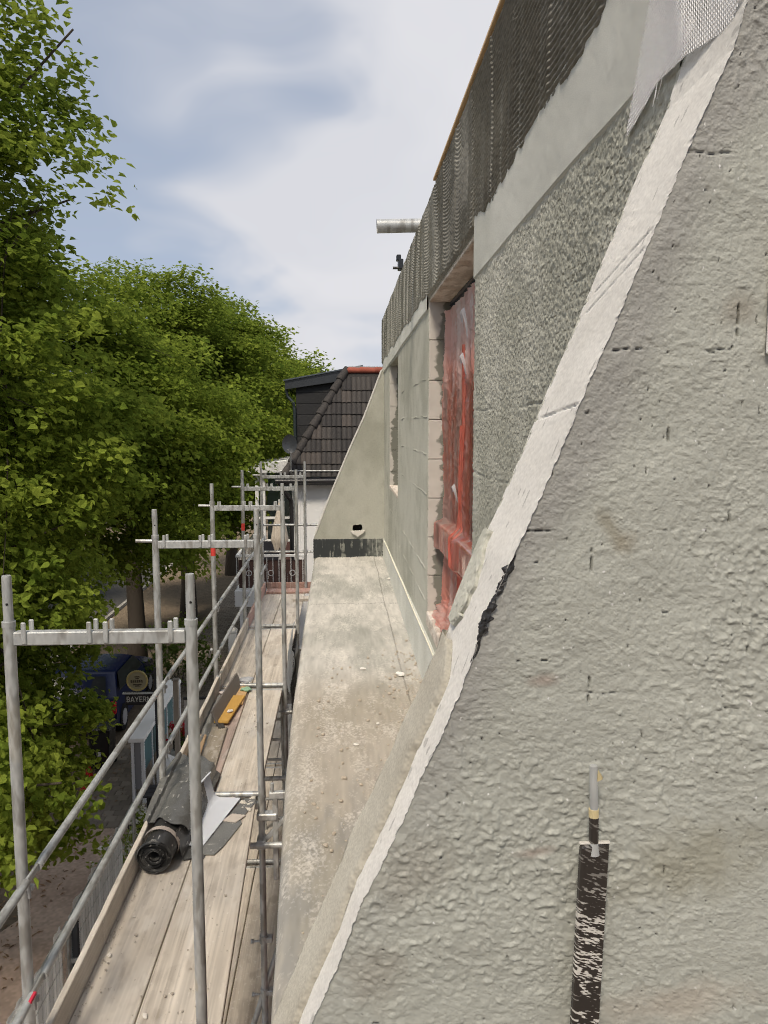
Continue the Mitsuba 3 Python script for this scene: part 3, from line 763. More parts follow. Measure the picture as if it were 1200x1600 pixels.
# trowel bar leaning on the gable wall
TB = thing('scraper_bar', 'flat dark steel bar splashed with mortar, rod on top, leaning on near gable wall', 'tool')
m = bx(-0.0225, 0.0225, -0.005, 0.005, -1.105, 0.0, 0.0022)
m.apply_transform(trimesh.transformations.rotation_matrix(0.22, [0, 0, 1]))
A = trimesh.transformations.rotation_matrix(0.024, [0, 1, 0])
m.apply_transform(A); m.apply_translation([0.3585, 1.050, 6.405])
add('blade', m, 'm_tool', parent=TB)
add('end_cap', bx(0.336, 0.381, 1.0465, 1.0535, 6.4055, 6.4085, 0.001), 'm_vc', (0.50, 0.48, 0.44), parent=TB)
add('rod', tube([[0.357, 1.050, 6.39], [0.357, 1.050, 6.41], [0.3565, 1.050, 6.45], [0.3535, 1.050, 6.522]], [0.009, 0.0062, 0.006, 0.0056], 14), 'm_galv', uv=(0.1, 0.2), smooth=40, parent=TB)
add('black_sleeve', tube([[0.3572, 1.050, 6.408], [0.3563, 1.050, 6.448]], 0.0069, 14), 'm_tool', smooth=40, parent=TB)
add('tape', cat_([tube([[0.3562, 1.050, 6.446], [0.3558, 1.050, 6.458]], 0.0072, 12), tm([[0.358, 1.0435, 6.519], [0.365, 1.043, 6.508], [0.3655, 1.0455, 6.503], [0.358, 1.0455, 6.500]], [[0, 1, 2], [0, 2, 3]])]), 'm_vc', (0.52, 0.44, 0.25), parent=TB)

# pipe and dark clip on the wall top
PP = thing('downpipe_stub', 'short galvanised steel pipe sticking out horizontally over the wall top', 'pipe')
add('barrel', cat_([tube([[0.255, 5.6, 8.365], [0.75, 5.62, 8.385]], 0.046, 24, False), tube([[0.255, 5.6, 8.365], [0.75, 5.62, 8.385]], 0.043, 24, False)]), 'm_galv', uv=(0.2, 0), smooth=40, parent=PP)
add('rim', tube([[0.254, 5.6, 8.365], [0.262, 5.6, 8.3653]], 0.0475, 24, False), 'm_galv', uv=(0.2, 0), smooth=40, parent=PP)
CL = thing('clamp', 'small black plastic clamp on the wall top behind the steel pipe', 'clamp')
add('body', cat_([bx(0.515, 0.56, 7.15, 7.27, 8.382, 8.47, 0.006), bx(0.50, 0.54, 7.17, 7.25, 8.46, 8.51, 0.006)]), 'm_gloss', (0.015, 0.017, 0.02), parent=CL)
add('screw', tube([[0.47, 7.21, 8.40], [0.52, 7.21, 8.40]], 0.012, 8), 'm_gloss', (0.02, 0.02, 0.02), parent=CL)

# debris on the ledge
for i, (x, y, s_, lb) in enumerate(((0.142, 5.368, 0.028, 'square white plaster chip in the middle of the ledge'), (0.392, 5.212, 0.042, 'large white plaster chip on the crumbs beside the wall base'),
                                    (0.07, 4.05, 0.018, 'small pale chip on the brown part of the ledge'), (0.20, 4.35, 0.014, 'tiny white chip before the square chip on the ledge'), (0.53, 8.6, 0.035, 'white flake by the wall far along the ledge'))):
    add('plaster_chip', chunk((x, y, 5.30), (s_, s_ * 0.7, s_ * 0.5), 20 + i), 'm_vc', (0.74, 0.72, 0.68), label=lb, cat='debris')
pos = []
for i in range(520):
    if i < 260:
        x, y = 0.55 - abs(RS.randn()) * 0.13, 5.0 + RS.randn() * 0.55
    else:
        x, y = -0.18 + 0.62 * RS.rand(), 1.9 + 3.6 * RS.rand() ** 1.3
    if -0.2 < x < 0.54:
        pos.append((x, y, 0.0028 + 0.010 * RS.rand() ** 3, i))
add('crumbs', cat_([chunk((x, y, 5.298), (s_, s_, s_), i, 0.8) for x, y, s_, i in pos]), 'm_vc', np.array([0.42, 0.37, 0.30]), label='scattered mortar crumbs and grit on the concrete ledge', cat='debris', kind='stuff')

# ------------------------------------------------------------------ scaffold
XL, XR = -1.35, -0.62
FYS = [3.2, 5.73, 8.26, 10.79, 13.32]
ORD = ['nearest', 'second', 'third', 'fourth', 'farthest']
PR = 0.02415


def frame(y, z0, i, top, lab, group=None):
    """z0 = level of the deck the frame stands on"""
    k = thing('scaffold_trestle', lab, 'scaffold', group)
    ztop = z0 + 2.0
    for x in (XL, XR):
        uvv = (0.13 * i + (0.5 if x == XR else 0), 1.0 if (x == XR and i == 0) else 0.35)
        add('post', cat_([tube([[x, y, z0], [x, y, ztop - 0.001]], PR, 18), tube([[x, y, ztop - 0.012], [x, y, ztop + 0.012]], PR + 0.0028, 18)]), 'm_galv', uv=uvv, smooth=40, parent=k)
        if top:
            sp = add('spigot', tube([[x, y, ztop + 0.012], [x, y, ztop + 0.19], [x, y, ztop + 0.20]], [0.0192, 0.0192, 0.0175], 16), 'm_galv', uv=uvv, smooth=40, parent=k)
            for q in (0.085,):
                add('pin_hole', tube([[x + 0.004, y - 0.0188, ztop + q], [x + 0.004, y - 0.0197, ztop + q]], 0.0055, 10), 'm_vc', (0.01, 0.01, 0.01), parent=sp)
    add('transom', bx(XL + PR - 0.002, XR - PR + 0.002, y - 0.022, y + 0.022, ztop - 0.085, ztop - 0.03, 0.004), 'm_galv', uv=(0.3 + 0.1 * i, 0.1), parent=k)
    if top:
        for fx in (0.10, 0.455, 0.545, 0.90):
            for sy in (-1, 1):
                x = XL + (XR - XL) * fx + 0.006 * sy
                m = bx(x - 0.010, x + 0.010, y + sy * 0.0225 - 0.004 + (0.004 if sy > 0 else -0.004), y + sy * 0.0225 + 0.004 + (0.004 if sy > 0 else -0.004), ztop - 0.078, ztop + 0.012, 0.0035)
                add('hook', m, 'm_galv', uv=(0.6, 0.1), parent=k)
        # wedge clamps for the rails on the outer post
        for zr_ in (z0 + 0.93, z0 + 0.43):
            c = add('rail_clamp', cat_([bx(XL + 0.012, XL + 0.062, y - 0.048, y - 0.026, zr_ - 0.052, zr_ - 0.028, 0.004), bx(XL + 0.040, XL + 0.052, y - 0.054, y - 0.042, zr_ - 0.085, zr_ - 0.02, 0.003)]), 'm_galv', uv=(0.8, 0), parent=k)
        # short stub beyond the outer post
        if i > 0:
            add('stub', tube([[XL - 0.14, y, ztop - 0.03], [XL - 0.02, y, ztop - 0.03]], 0.014, 10), 'm_galv', uv=(0.4, 0.1), smooth=40, parent=k)
    return k


for i, y in enumerate(FYS):
    lab = ['nearest grey scaffold frame with chalky paint drips and a steel cross-bar with paired hooks', 'second grey scaffold frame counted from the camera, inner post dark and long',
           'third scaffold frame counted from the camera, red tape on its outer post', 'fourth scaffold frame counted from the camera, outer post greenish with red tape', 'farthest scaffold frame, before the white neighbouring house'][i]
    k = frame(y, 4.2, i, True, lab)
    if i in (2, 3):
        zt = {2: 5.69, 3: 5.62}[i]
        add('red_tape', tube([[XL, y, zt - 0.05], [XL, y, zt + 0.05]], PR + 0.0015, 16), 'm_vc', (0.62, 0.06, 0.05), parent=k, label='red tape round the outer post')
    for z0, nm in ((2.2, 'middle'), (0.2, 'bottom')):
        if i < 4:
            frame(y, z0, i, False, f'grey scaffold frame of the {nm} lift, under the {ORD[i]} top frame')

# rails
RX = XL + 0.045
for i in range(5):
    y1 = FYS[i] if i < 5 else 0
    y0 = y1 - 2.53
    for zz, nm in ((5.13, 'upper'), (4.63, 'lower')):
        k = thing('guard_rail', f'{nm} galvanised guard rail tube of the {["nearest bay at the left edge", "bay beside the black roll", "bay beside the orange boards", "fourth bay", "farthest bay"][i]}', 'rail')
        add('tube', tube([[RX, y0 + 0.05, zz - 0.004], [RX, y0 + 0.12, zz], [RX, y1 - 0.16, zz], [RX, y1 - 0.07, zz]], [0.0175, 0.0192, 0.0192, 0.0165], 16), 'm_galv', uv=(0.17 * i + zz, 0.2), smooth=50, parent=k)
        add('end_lug', bx(RX - 0.006, RX + 0.006, y1 - 0.09, y1 + 0.05, zz - 0.016, zz + 0.016, 0.003), 'm_galv', uv=(0.5, 0), parent=k)
        if i == 0 and zz < 5:
            add('red_sticker', bx(RX + 0.006, RX + 0.0195, y1 - 0.13, y1 - 0.07, zz + 0.004, zz + 0.018, 0.002), 'm_vc', (0.5, 0.03, 0.06), parent=k, label='red mark at the rail end')
# end guard rails
for zz, nm in ((5.32, 'upper'), (4.86, 'lower')):
    k = thing('guard_rail', f'{nm} end guard rail across the far end of the scaffold', 'rail')
    add('tube', tube([[XL - 0.02, 13.36, zz], [-0.40, 13.36, zz]], 0.0195, 12), 'm_galv', uv=(zz, 0.2), smooth=50, parent=k)
    add('coupler', bx(XR - 0.035, XR + 0.035, 13.31, 13.39, zz - 0.035, zz + 0.035, 0.01), 'm_galv', uv=(0.2, 0), parent=k)

# decks
BAYS = [(3.23, 5.70), (5.76, 8.23), (8.29, 10.76), (10.82, 13.29)]
BN = ['nearest bay', 'second bay', 'third bay', 'farthest bay']


def plank(x0, x1, y0, y1, z, tone, key_label, group=None, t=0.045, taper=0.0):
    n = 26
    m = bx(x0, x1, y0, y1, z - t, z, 0.004)
    m = m.subdivide_to_size(0.35)
    m.vertices[:, 2] += 0.004 * np.sin((m.vertices[:, 1] - y0) * 1.2 + x0 * 7)
    m.vertices[:, 0] += 0.003 * (meshkit.noise(m.vertices * np.array([0, 2.1, 0]) + x0 * 9, 5) - 0.5)
    m.vertices[:, 0] -= taper * (m.vertices[:, 1] - y0) / (y1 - y0) * (m.vertices[:, 0] > (x0 + x1) / 2)
    k = thing('scaffold_plank', key_label, 'plank', group)
    add('board', m, 'm_wood', uv=(tone, 0.5), parent=k)
    for yy in (y0 + 0.035, y1 - 0.035):
        xe_ = x1 - taper * (yy - y0) / (y1 - y0)
        add('end_strap', bx(x0 - 0.001, xe_ + 0.001, yy - 0.02, yy + 0.02, z - t - 0.001, z + 0.0035, 0.001), 'm_galv', uv=(tone, 0), parent=k)
    return k


tones = [(0.5, 0.55), (0.85, 0.58), (0.48, 0.62), (0.52, 0.60)]
for i, (y0, y1) in enumerate(BAYS):
    wr = [-0.572, -0.645, -0.645, -0.63][i]
    plank(-1.30, -0.995, y0, y1, 4.2, tones[i][0], f'outer deck plank of the {BN[i]}, ' + ['under the black roll', 'reddish and under the loose boards', 'pale with dust', 'beside the pink end plank'][i])
    plank(-0.985, wr, y0, y1, 4.2, tones[i][1], f'inner deck plank of the {BN[i]}, ' + ['pale and splashed with mortar', 'wide pale dusty board', 'pale with a small dark knot hole', 'next to the inner posts'][i], taper=0.085 if i == 0 else 0.0)
for i, (y0, y1) in enumerate(BAYS):
    plank(-1.30, -0.968, y0, y1, 2.2, 0.22, f'outer deck plank one lift below, under the {BN[i]}')
    plank(-0.955, -0.60, y0, y1, 2.2, 0.3, f'inner deck plank one lift below, under the {BN[i]}')
# hold-down tubes across the deck joints
for y, nm in ((5.73, 'between the nearest and second deck bays'), (8.26, 'between the second and third deck bays'), (10.79, 'between the third and fourth deck bays')):
    k = thing('deck_tube', f'grey crusted steel tube lying across the deck {nm}', 'tube')
    add('tube', tube([[-1.10, y, 4.232], [-0.64, y, 4.232]], 0.021, 14), 'm_galv', uv=(0.7, 1.0), smooth=50, parent=k)
for y in (5.73, 8.26):
    add('deck_tube', tube([[-1.3, y, 2.232], [-0.40, y, 2.232]], 0.022, 12), 'm_galv', uv=(0.3, 0.4), smooth=50, label='steel tube across the lower deck, ' + ('first seen below the gap' if y < 6 else 'beyond the ladder foot'), cat='tube')

# toe boards
def toe(y0, y1, tone, lab, x0=-1.335, x1=-1.303, z1=4.35, lean=0.0):
    m = bx(x0, x1, y0, y1, 4.17, z1, 0.004).subdivide_to_size(0.3)
    m.vertices[:, 0] += lean * (m.vertices[:, 2] - 4.17) + 0.004 * (meshkit.noise(m.vertices * np.array([0, 1.7, 0]), 15) - 0.5)
    m.vertices[:, 2] += 0.010 * (meshkit.noise(m.vertices * np.array([0, 5.1, 0]), 16) - 0.5) * (m.vertices[:, 2] > 4.3)
    k = thing('toe_board', lab, 'plank')
    add('board', m, 'm_wood', uv=(tone, 0.5), parent=k)
    add('end_fitting', bx(x0 - 0.003, x1 + 0.003, y1 - 0.05, y1, 4.19, z1 + 0.003, 0.002), 'm_galv', uv=(tone, 0), parent=k)
    return k


toe(3.15, 5.74, 0.42, 'weathered toe board of the nearest bay, beside the black roll')
toe(5.74, 8.24, 0.33, 'weathered toe board of the second bay, beside the loose boards', -1.338, -1.306)
toe(8.28, 10.77, 0.4, 'weathered toe board of the third bay', -1.333, -1.301)
toe(10.79, 13.30, 0.92, 'reddish toe board of the farthest bay', -1.33, -1.298)
k = thing('end_board', 'pink board standing across the far end of the deck', 'plank')
add('board', bx(-1.29, -0.42, 13.34, 13.375, 4.21, 4.33, 0.004), 'm_wood', uv=(0.97, 0.5), parent=k)
add('deck_board', bx(-1.27, -0.5, 13.0, 13.28, 4.206, 4.24, 0.004), 'm_wood', uv=(0.97, 0.5), label='pink board lying flat at the far end of the deck', cat='plank')
add('timber_block', bx(-0.78, -0.50, 12.4, 12.6, 4.205, 4.25, 0.004), 'm_wood', uv=(0.6, 0.5), label='short pale timber offcut by the farthest inner post', cat='timber')

# console bracket, anchor tubes, couplers, braces near the inner posts
k = thing('scaffold_bracket', 'short steel console bracket clamped to the second inner post', 'bracket')
add('arm', bx(-0.56, -0.30, 5.70, 5.745, 4.20, 4.25, 0.004), 'm_galv', uv=(0.2, 0.3), parent=k)
add('upright', bx(-0.535, -0.495, 5.705, 5.74, 3.55, 4.20, 0.004), 'm_galv', uv=(0.4, 0.2), parent=k)
add('strut', beam([-0.60, 5.72, 3.86], [-0.33, 5.72, 4.17], 0.03, 0.03, 0.003), 'm_galv', uv=(0.5, 0.1), parent=k)
add('pin', tube([[-0.535, 5.715, 4.25], [-0.535, 5.715, 4.32]], 0.013, 10), 'm_galv', uv=(0.6, 0), parent=k)
add('coupler', cat_([bx(-0.655, -0.50, 5.69, 5.77, 4.03, 4.085, 0.008)]), 'm_galv', uv=(0.1, 0.2), parent=k)
for j, (y, z, xa, lb) in enumerate(((5.70, 3.86, -0.70, 'thick anchor tube from the second inner post to the ledge'), (8.29, 3.93, -0.66, 'anchor tube from the third inner post to the ledge'), (10.8, 3.9, -0.66, 'anchor tube from the fourth inner post to the ledge'), (8.22, 3.22, -0.9, 'lower anchor tube by the ladder at the third inner post'))):
    k = thing('anchor_tube', lb, 'tube')
    add('tube', tube([[xa, y - 0.045, z], [0.20, y - 0.045, z]], 0.0235, 14), 'm_galv', uv=(0.3 * j, 0.3), smooth=50, parent=k)
    add('coupler', cat_([bx(XR - 0.035, XR + 0.035, y - 0.055, y + 0.07, z - 0.035, z + 0.035, 0.01), tube([[XR - 0.075, y - 0.03, z], [XR - 0.03, y - 0.03, z]], 0.010, 8)]), 'm_galv', uv=(0.4, 0), parent=k)
for z, lb in ((3.06, 'upper swivel coupler with bolt on the second inner post'), (2.62, 'lower swivel coupler with bolt on the second inner post')):
    k = thing('coupler', lb, 'coupler')
    add('body', cat_([tube([[XR, 5.73, z - 0.03], [XR, 5.73, z + 0.03]], 0.034, 14), bx(XR + 0.01, XR + 0.07, 5.70, 5.76, z - 0.02, z + 0.02, 0.006)]), 'm_galv', uv=(0.45, 0), parent=k)
    add('bolt', cat_([tube([[XR - 0.085, 5.70, z], [XR - 0.03, 5.70, z]], 0.008, 8), tube([[XR - 0.095, 5.70, z], [XR - 0.075, 5.70, z]], 0.016, 6)]), 'm_galv', uv=(0.5, 0), parent=k)
add('brace_tube', tube([[-0.56, 5.6, 2.25], [-0.46, 7.2, 4.1]], 0.0225, 12), 'm_galv', uv=(0.6, 0.2), smooth=50, label='steep brace tube running up behind the second inner post', cat='tube')
add('brace_tube', tube([[-1.36, 5.75, 0.3], [-0.5, 5.75, 3.0]], 0.0225, 12), 'm_galv', uv=(0.7, 0.2), smooth=50, label='diagonal brace tube across the lower lift at the second frame', cat='tube')
add('brace_tube', tube([[XL - 0.05, 8.3, 4.62], [XL - 0.30, 9.6, 4.15]], 0.014, 8), 'm_galv', uv=(0.8, 0.2), smooth=50, label='thin pale tube hanging outside the third frame', cat='tube')
k = thing('ladder', 'dark steel ladder below the deck between second and third inner posts', 'ladder')
for x in (-0.93, -0.70):
    add('rail', tube([[x, 9.0, 2.2], [x, 8.75, 4.05]], 0.017, 10), 'm_galv', uv=(0.4, 0), smooth=50, parent=k)
for j in range(7):
    f_ = (j + 0.6) / 7.2
    add('rung', bx(-0.93, -0.70, 9.0 - 0.25 * f_ - 0.014, 9.0 - 0.25 * f_ + 0.014, 2.2 + 1.85 * f_ - 0.014, 2.2 + 1.85 * f_ + 0.014, 0.004), 'm_galv', uv=(0.4, 0), parent=k)

# ------------------------------------------------------------------ things on the deck
k = thing('bitumen_roll', 'black roll of roofing felt lying against the toe board', 'roll')
ax0, ax1 = np.array([-1.185, 4.72, 4.318]), np.array([-1.13, 5.55, 4.318])
a = np.linspace(0, 2 * math.pi * 6.2, 230)
r = 0.035 + 0.076 * a / a[-1] + 0.0035 * np.sin(a * 1.0 + 1) * (a / a[-1])
V = []
for f_ in np.linspace(0, 1, 9):
    c = ax0 + (ax1 - ax0) * f_
    jig = 0.003 * np.sin(a * 2.3 + f_ * 9)
    V.append(np.stack([c[0] + (r + jig) * np.cos(a), np.full_like(a, c[1]) + (0.012 * np.sin(a * 0.9) if f_ == 0 else 0), np.maximum(c[2] + (r + jig) * 0.97 * np.sin(a), 4.204)], -1))
add('felt', grid(np.stack(V, 0)), 'm_bitumen', uv=(0.12, 0), smooth=60, parent=k)
th_, rr_ = np.meshgrid(np.linspace(0, 2 * math.pi, 73), np.linspace(0.036, 0.111, 60), indexing='ij')
turn = (rr_ - 0.036) / 0.0125 - th_ / (2 * math.pi) + 0.35 * (meshkit.noise(np.stack([np.cos(th_) * 2.5, np.sin(th_) * 2.5, rr_ * 30], -1), 221) - 0.5)
yv = ax0[1] + 0.004 + 0.010 * np.abs(np.sin(turn * math.pi)) ** 0.7 + 0.010 * (meshkit.noise(np.stack([np.cos(th_) * 3, np.sin(th_) * 3, np.floor(turn)], -1), 222) - 0.5)
add('end_face', grid(np.stack([ax0[0] + rr_ * np.cos(th_), yv, np.maximum(ax0[2] + 0.97 * rr_ * np.sin(th_), 4.204)], -1)), 'm_bitumen', uv=(0.22, 0), smooth=True, parent=k)
add('core', tube([ax0 + [0, 0.02, 0], ax1], 0.033, 16, False), 'm_bitumen', uv=(0.35, 0), parent=k)
add('band', cat_([tube([ax0 + (ax1 - ax0) * f0, ax0 + (ax1 - ax0) * (f0 + 0.05)], 0.118, 28, False) for f0 in (0.16,)]), 'm_vc', (0.40, 0.35, 0.31), parent=k, label='pale paper band around the roll')

def draped(key, outline_fn, n, m_, zfn, mat, uv, parent=None, **kw):
    u, v = np.meshgrid(np.linspace(0, 1, n), np.linspace(0, 1, m_), indexing='ij')
    x, y = outline_fn(u, v)
    z = zfn(x, y, u, v)
    P = np.stack([x, y, z], -1)
    N = np.zeros_like(P); N[..., 2] = -0.0035
    top = grid(P)
    bot = grid(P + N)
    return add(key, cat_([top, bot]), mat, uv=uv, smooth=True, parent=parent, **kw)


k = thing('felt_sheet', 'loose grey roofing felt sheet draped over the roll and the toe board', 'roofing felt')
def o1(u, v):
    x = -1.46 + 0.14 * (1 - v) ** 2 * (1 - u) + 0.44 * u + 0.10 * v * (1 - u) + 0.04 * v
    y = 5.04 + 1.12 * v + 0.03 * np.sin(u * 14) * (v > 0.96) - 0.10 * u + 0.06 * np.sin(u * 7) * (v < 0.04)
    return x, y
def z1(x, y, u, v):
    roll = 4.318 + np.sqrt(np.maximum(0.125 ** 2 - (x + 1.14) ** 2, 0)) * np.clip((5.75 - y) / 0.25, 0.35, 1)
    base = np.where(x < -1.30, 4.385 - 0.25 * np.maximum(-1.34 - x, 0), 4.36)
    z = np.maximum(base - np.clip(x + 1.10, 0, 1) * 1.1, np.where(np.abs(x + 1.14) < 0.124, roll, 0))
    z = np.maximum(z, 4.212)
    return z + 0.030 * (meshkit.fbm(np.stack([x * 11, y * 8, 0 * x], -1), 4, 201) - 0.35)
draped('sheet', o1, 60, 90, z1, 'm_bitumen', (0.75, 0), k)
k = thing('plastic_wrap', 'crinkled glossy dark foil spilling from the roll onto the planks', 'foil')
def o2(u, v):
    return -1.075 + 0.17 * u + 0.05 * v, 4.86 + 0.78 * v + 0.06 * u + 0.05 * np.sin(v * 9 + u * 4) * (u > 0.9)
def z2(x, y, u, v):
    return np.maximum(4.207, 4.40 - 0.9 * u * (1.0 - 0.25 * v)) * 1.0 + 0.018 * np.abs(meshkit.fbm(np.stack([x * 22, y * 16, 0 * x], -1), 3, 202) - 0.4)
draped('sheet', o2, 34, 60, z2, 'm_bitumen', (0.30, 0), k)
# pale L-shaped flashing
k = thing('metal_flashing', 'bent pale grey metal flashing lying on roofing felt offcuts', 'flashing')
u, v = np.meshgrid(np.linspace(0, 1, 30), np.linspace(0, 1, 12), indexing='ij')
w_ = 0.46 * u
ang = np.clip((0.19 - w_) / 0.10, 0, 1)
prx, prz, cx_, cz_ = [], [], 0.0, 0.0
us = np.linspace(0, 0.46, 60)
px_, pz_ = [0.0], [0.0]
for q0, q1 in zip(us[:-1], us[1:]):
    th = math.radians(76) * min(max((q0 - 0.17) / 0.08, 0), 1)
    if q0 > 0.425:
        th += (q0 - 0.425) / 0.035 * 2.6
    px_.append(px_[-1] - math.cos(th) * (q1 - q0)); pz_.append(pz_[-1] + math.sin(th) * (q1 - q0))
px_, pz_ = np.array(px_), np.array(pz_)
vv = np.linspace(0, 1, 10)
Pf = np.stack([(-0.935 + 0.165 * vv)[None, :] + px_[:, None] * 0.85 + 0 * vv[None, :], (5.02 + 0.66 * vv)[None, :] + 0.10 * (-px_)[:, None], 4.222 + pz_[:, None] * 0.85 + 0 * vv[None, :] + 0.006 * vv[None, :]], -1)
add('sheet', cat_([grid(Pf), grid(Pf + np.array([0.0012, 0, -0.0016]))]), 'm_gloss', (0.56, 0.59, 0.64), smooth=50, parent=k)
def flat(key, pts, z, th, mat, uv=None, col=None, **kw):
    m = trimesh.creation.extrude_polygon(Polygon(pts), th, engine='earcut')
    m = m.subdivide_to_size(0.12)
    m.vertices[:, 2] += z + 0.006 * meshkit.noise(np.stack([m.vertices[:, 0] * 8, m.vertices[:, 1] * 6, 0 * m.vertices[:, 0]], -1), 9)
    return add(key, m, mat, col=col, uv=uv, **kw)


flat('felt_offcut', [(-0.965, 4.93), (-0.845, 4.92), (-0.80, 5.02), (-0.715, 5.33), (-0.73, 5.37), (-0.86, 5.42), (-0.955, 5.1)], 4.205, 0.005, 'm_bitumen', (0.85, 0), label='grey-green felt offcut in front of the metal flashing', cat='roofing felt')
flat('felt_offcut', [(-0.85, 5.38), (-0.735, 5.36), (-0.66, 5.62), (-0.655, 5.70), (-0.745, 5.71)], 4.204, 0.005, 'm_bitumen', (0.8, 0), label='narrow grey felt offcut to the right of the metal flashing', cat='roofing felt')
flat('foil_scrap', [(-0.86, 5.36), (-0.76, 5.33), (-0.70, 5.43), (-0.80, 5.46)], 4.212, 0.004, 'm_vc', None, (0.5, 0.45, 0.40), label='torn pinkish paper scrap between the felt offcuts', cat='paper')
# second bay: loose boards
def lboard(name, c, L, W_, t_, yaw, z, mat, col=None, uv=None, roll=0.0, label=None, cat='board'):
    m = bx(-W_ / 2, W_ / 2, -L / 2, L / 2, 0, t_, 0.003)
    m.apply_transform(trimesh.transformations.rotation_matrix(roll, [0, 1, 0]))
    m.apply_transform(trimesh.transformations.rotation_matrix(yaw, [0, 0, 1]))
    m.apply_translation([c[0], c[1], z])
    return add(name, m, mat, col=col, uv=uv, label=label, cat=cat)


lboard('formwork_board', (-1.105, 7.55), 0.72, 0.135, 0.021, -0.10, 4.225, 'm_vc', (0.56, 0.33, 0.085), label='yellow formwork board lying on the reddish plank')
lboard('formwork_board', (-1.07, 8.0), 0.55, 0.13, 0.02, 0.0, 4.204, 'm_vc', (0.55, 0.36, 0.18), label='tan board just behind the yellow formwork board')
lboard('formwork_board', (-1.13, 6.55), 1.15, 0.15, 0.018, 0.03, 4.204, 'm_wood', None, (0.05, 0.5), label='long brown board on the reddish plank in front of the yellow board')
lboard('formwork_board', (-1.245, 6.5), 0.7, 0.09, 0.018, 0.05, 4.24, 'm_vc', (0.52, 0.36, 0.21), label='orange-tan board standing behind the nearest inner post')
lboard('dark_board', (-1.165, 7.75), 1.15, 0.16, 0.02, -0.07, 4.27, 'm_vc', (0.19, 0.17, 0.155), roll=1.15, label='dark grey board tilted on edge against the yellow board')
lboard('timber_block', (-1.13, 7.12), 0.10, 0.06, 0.03, 0.3, 4.204, 'm_vc', (0.06, 0.055, 0.05), label='small dark block at the end of the yellow board', cat='timber')
k = thing('plastic_sheet', 'bluish grey plastic sheeting strip lying along the toe board', 'plastic film')
def o3(u, v):
    return -1.295 + 0.11 * u, 6.35 + 1.5 * v
def z3(x, y, u, v):
    return 4.215 + 0.06 * np.exp(-((u - 0.4) / 0.3) ** 2) * (0.4 + 0.6 * np.abs(np.sin(v * 17))) + 0.02 * (meshkit.fbm(np.stack([x * 30, y * 12, 0 * x], -1), 3, 203) - 0.5)
draped('sheet', o3, 14, 70, z3, 'm_bitumen', (1.3, 0), k)
add('rag', chunk((-1.20, 7.98, 4.21), (0.05, 0.09, 0.05), 33), 'm_vc', (0.62, 0.56, 0.54), smooth=True, label='crumpled pale rag by the toe board of the second bay', cat='rag')
add('rag', chunk((-1.02, 8.12, 4.215), (0.06, 0.06, 0.035), 34), 'm_vc', (0.30, 0.48, 0.33), smooth=True, label='small green foam lump on the plank gap', cat='foam')
add('rag', chunk((-1.03, 8.3, 4.25), (0.07, 0.08, 0.05), 35), 'm_clear', None, smooth=True, label='wad of clear plastic on the deck tube', cat='plastic film')
add('plaster_chip', chunk((-1.09, 7.42, 4.25), (0.04, 0.03, 0.02), 36), 'm_vc', (0.7, 0.66, 0.6), label='pale chip lying on the yellow formwork board', cat='debris')
for i, (x, y, s_, lb) in enumerate(((-1.245, 3.97, 0.020, 'white triangular chip on the nearest outer plank'), (-0.95, 3.52, 0.022, 'pale wood chip near the bottom edge of the picture'), (-1.20, 4.30, 0.010, 'tiny grey crumb on the nearest outer plank'), (-0.80, 2.3 + 3.0, 0.014, 'pale crumb beside the felt offcut'))):
    add('plaster_chip', chunk((x, y, 4.203), (s_, s_ * 0.6, s_ * 0.4), 50 + i), 'm_vc', (0.62, 0.59, 0.54), label=lb, cat='debris')
pos = [(-1.27 + 0.66 * RS.rand(), 3.4 + 6.5 * RS.rand() ** 1.5, 0.0018 + 0.008 * RS.rand() ** 6, i) for i in range(420)] + [(-1.29 + abs(RS.randn()) * 0.03, 3.4 + 2 * RS.rand(), 0.002 + 0.006 * RS.rand() ** 2, i) for i in range(90)]
add('deck_crumbs', cat_([chunk((x, y, 4.203), (s_, s_, s_), i, 0.7) for x, y, s_, i in pos]), 'm_vc', np.array([0.36, 0.32, 0.27]), label='fine mortar crumbs and splinters scattered on the planks', cat='debris', kind='stuff')
pos = [(-0.64 - 0.38 * RS.rand(), 5.66 + 0.05 * RS.randn(), 0.008 + 0.02 * RS.rand() ** 2, i) for i in range(40)]
add('mortar_clumps', cat_([chunk((x, y, 4.205), (s_, s_, s_ * 0.6), i, 0.7) for x, y, s_, i in pos]), 'm_vc', np.array([0.55, 0.52, 0.46]), label='dried mortar clumps beside the first deck tube', cat='debris', kind='stuff')

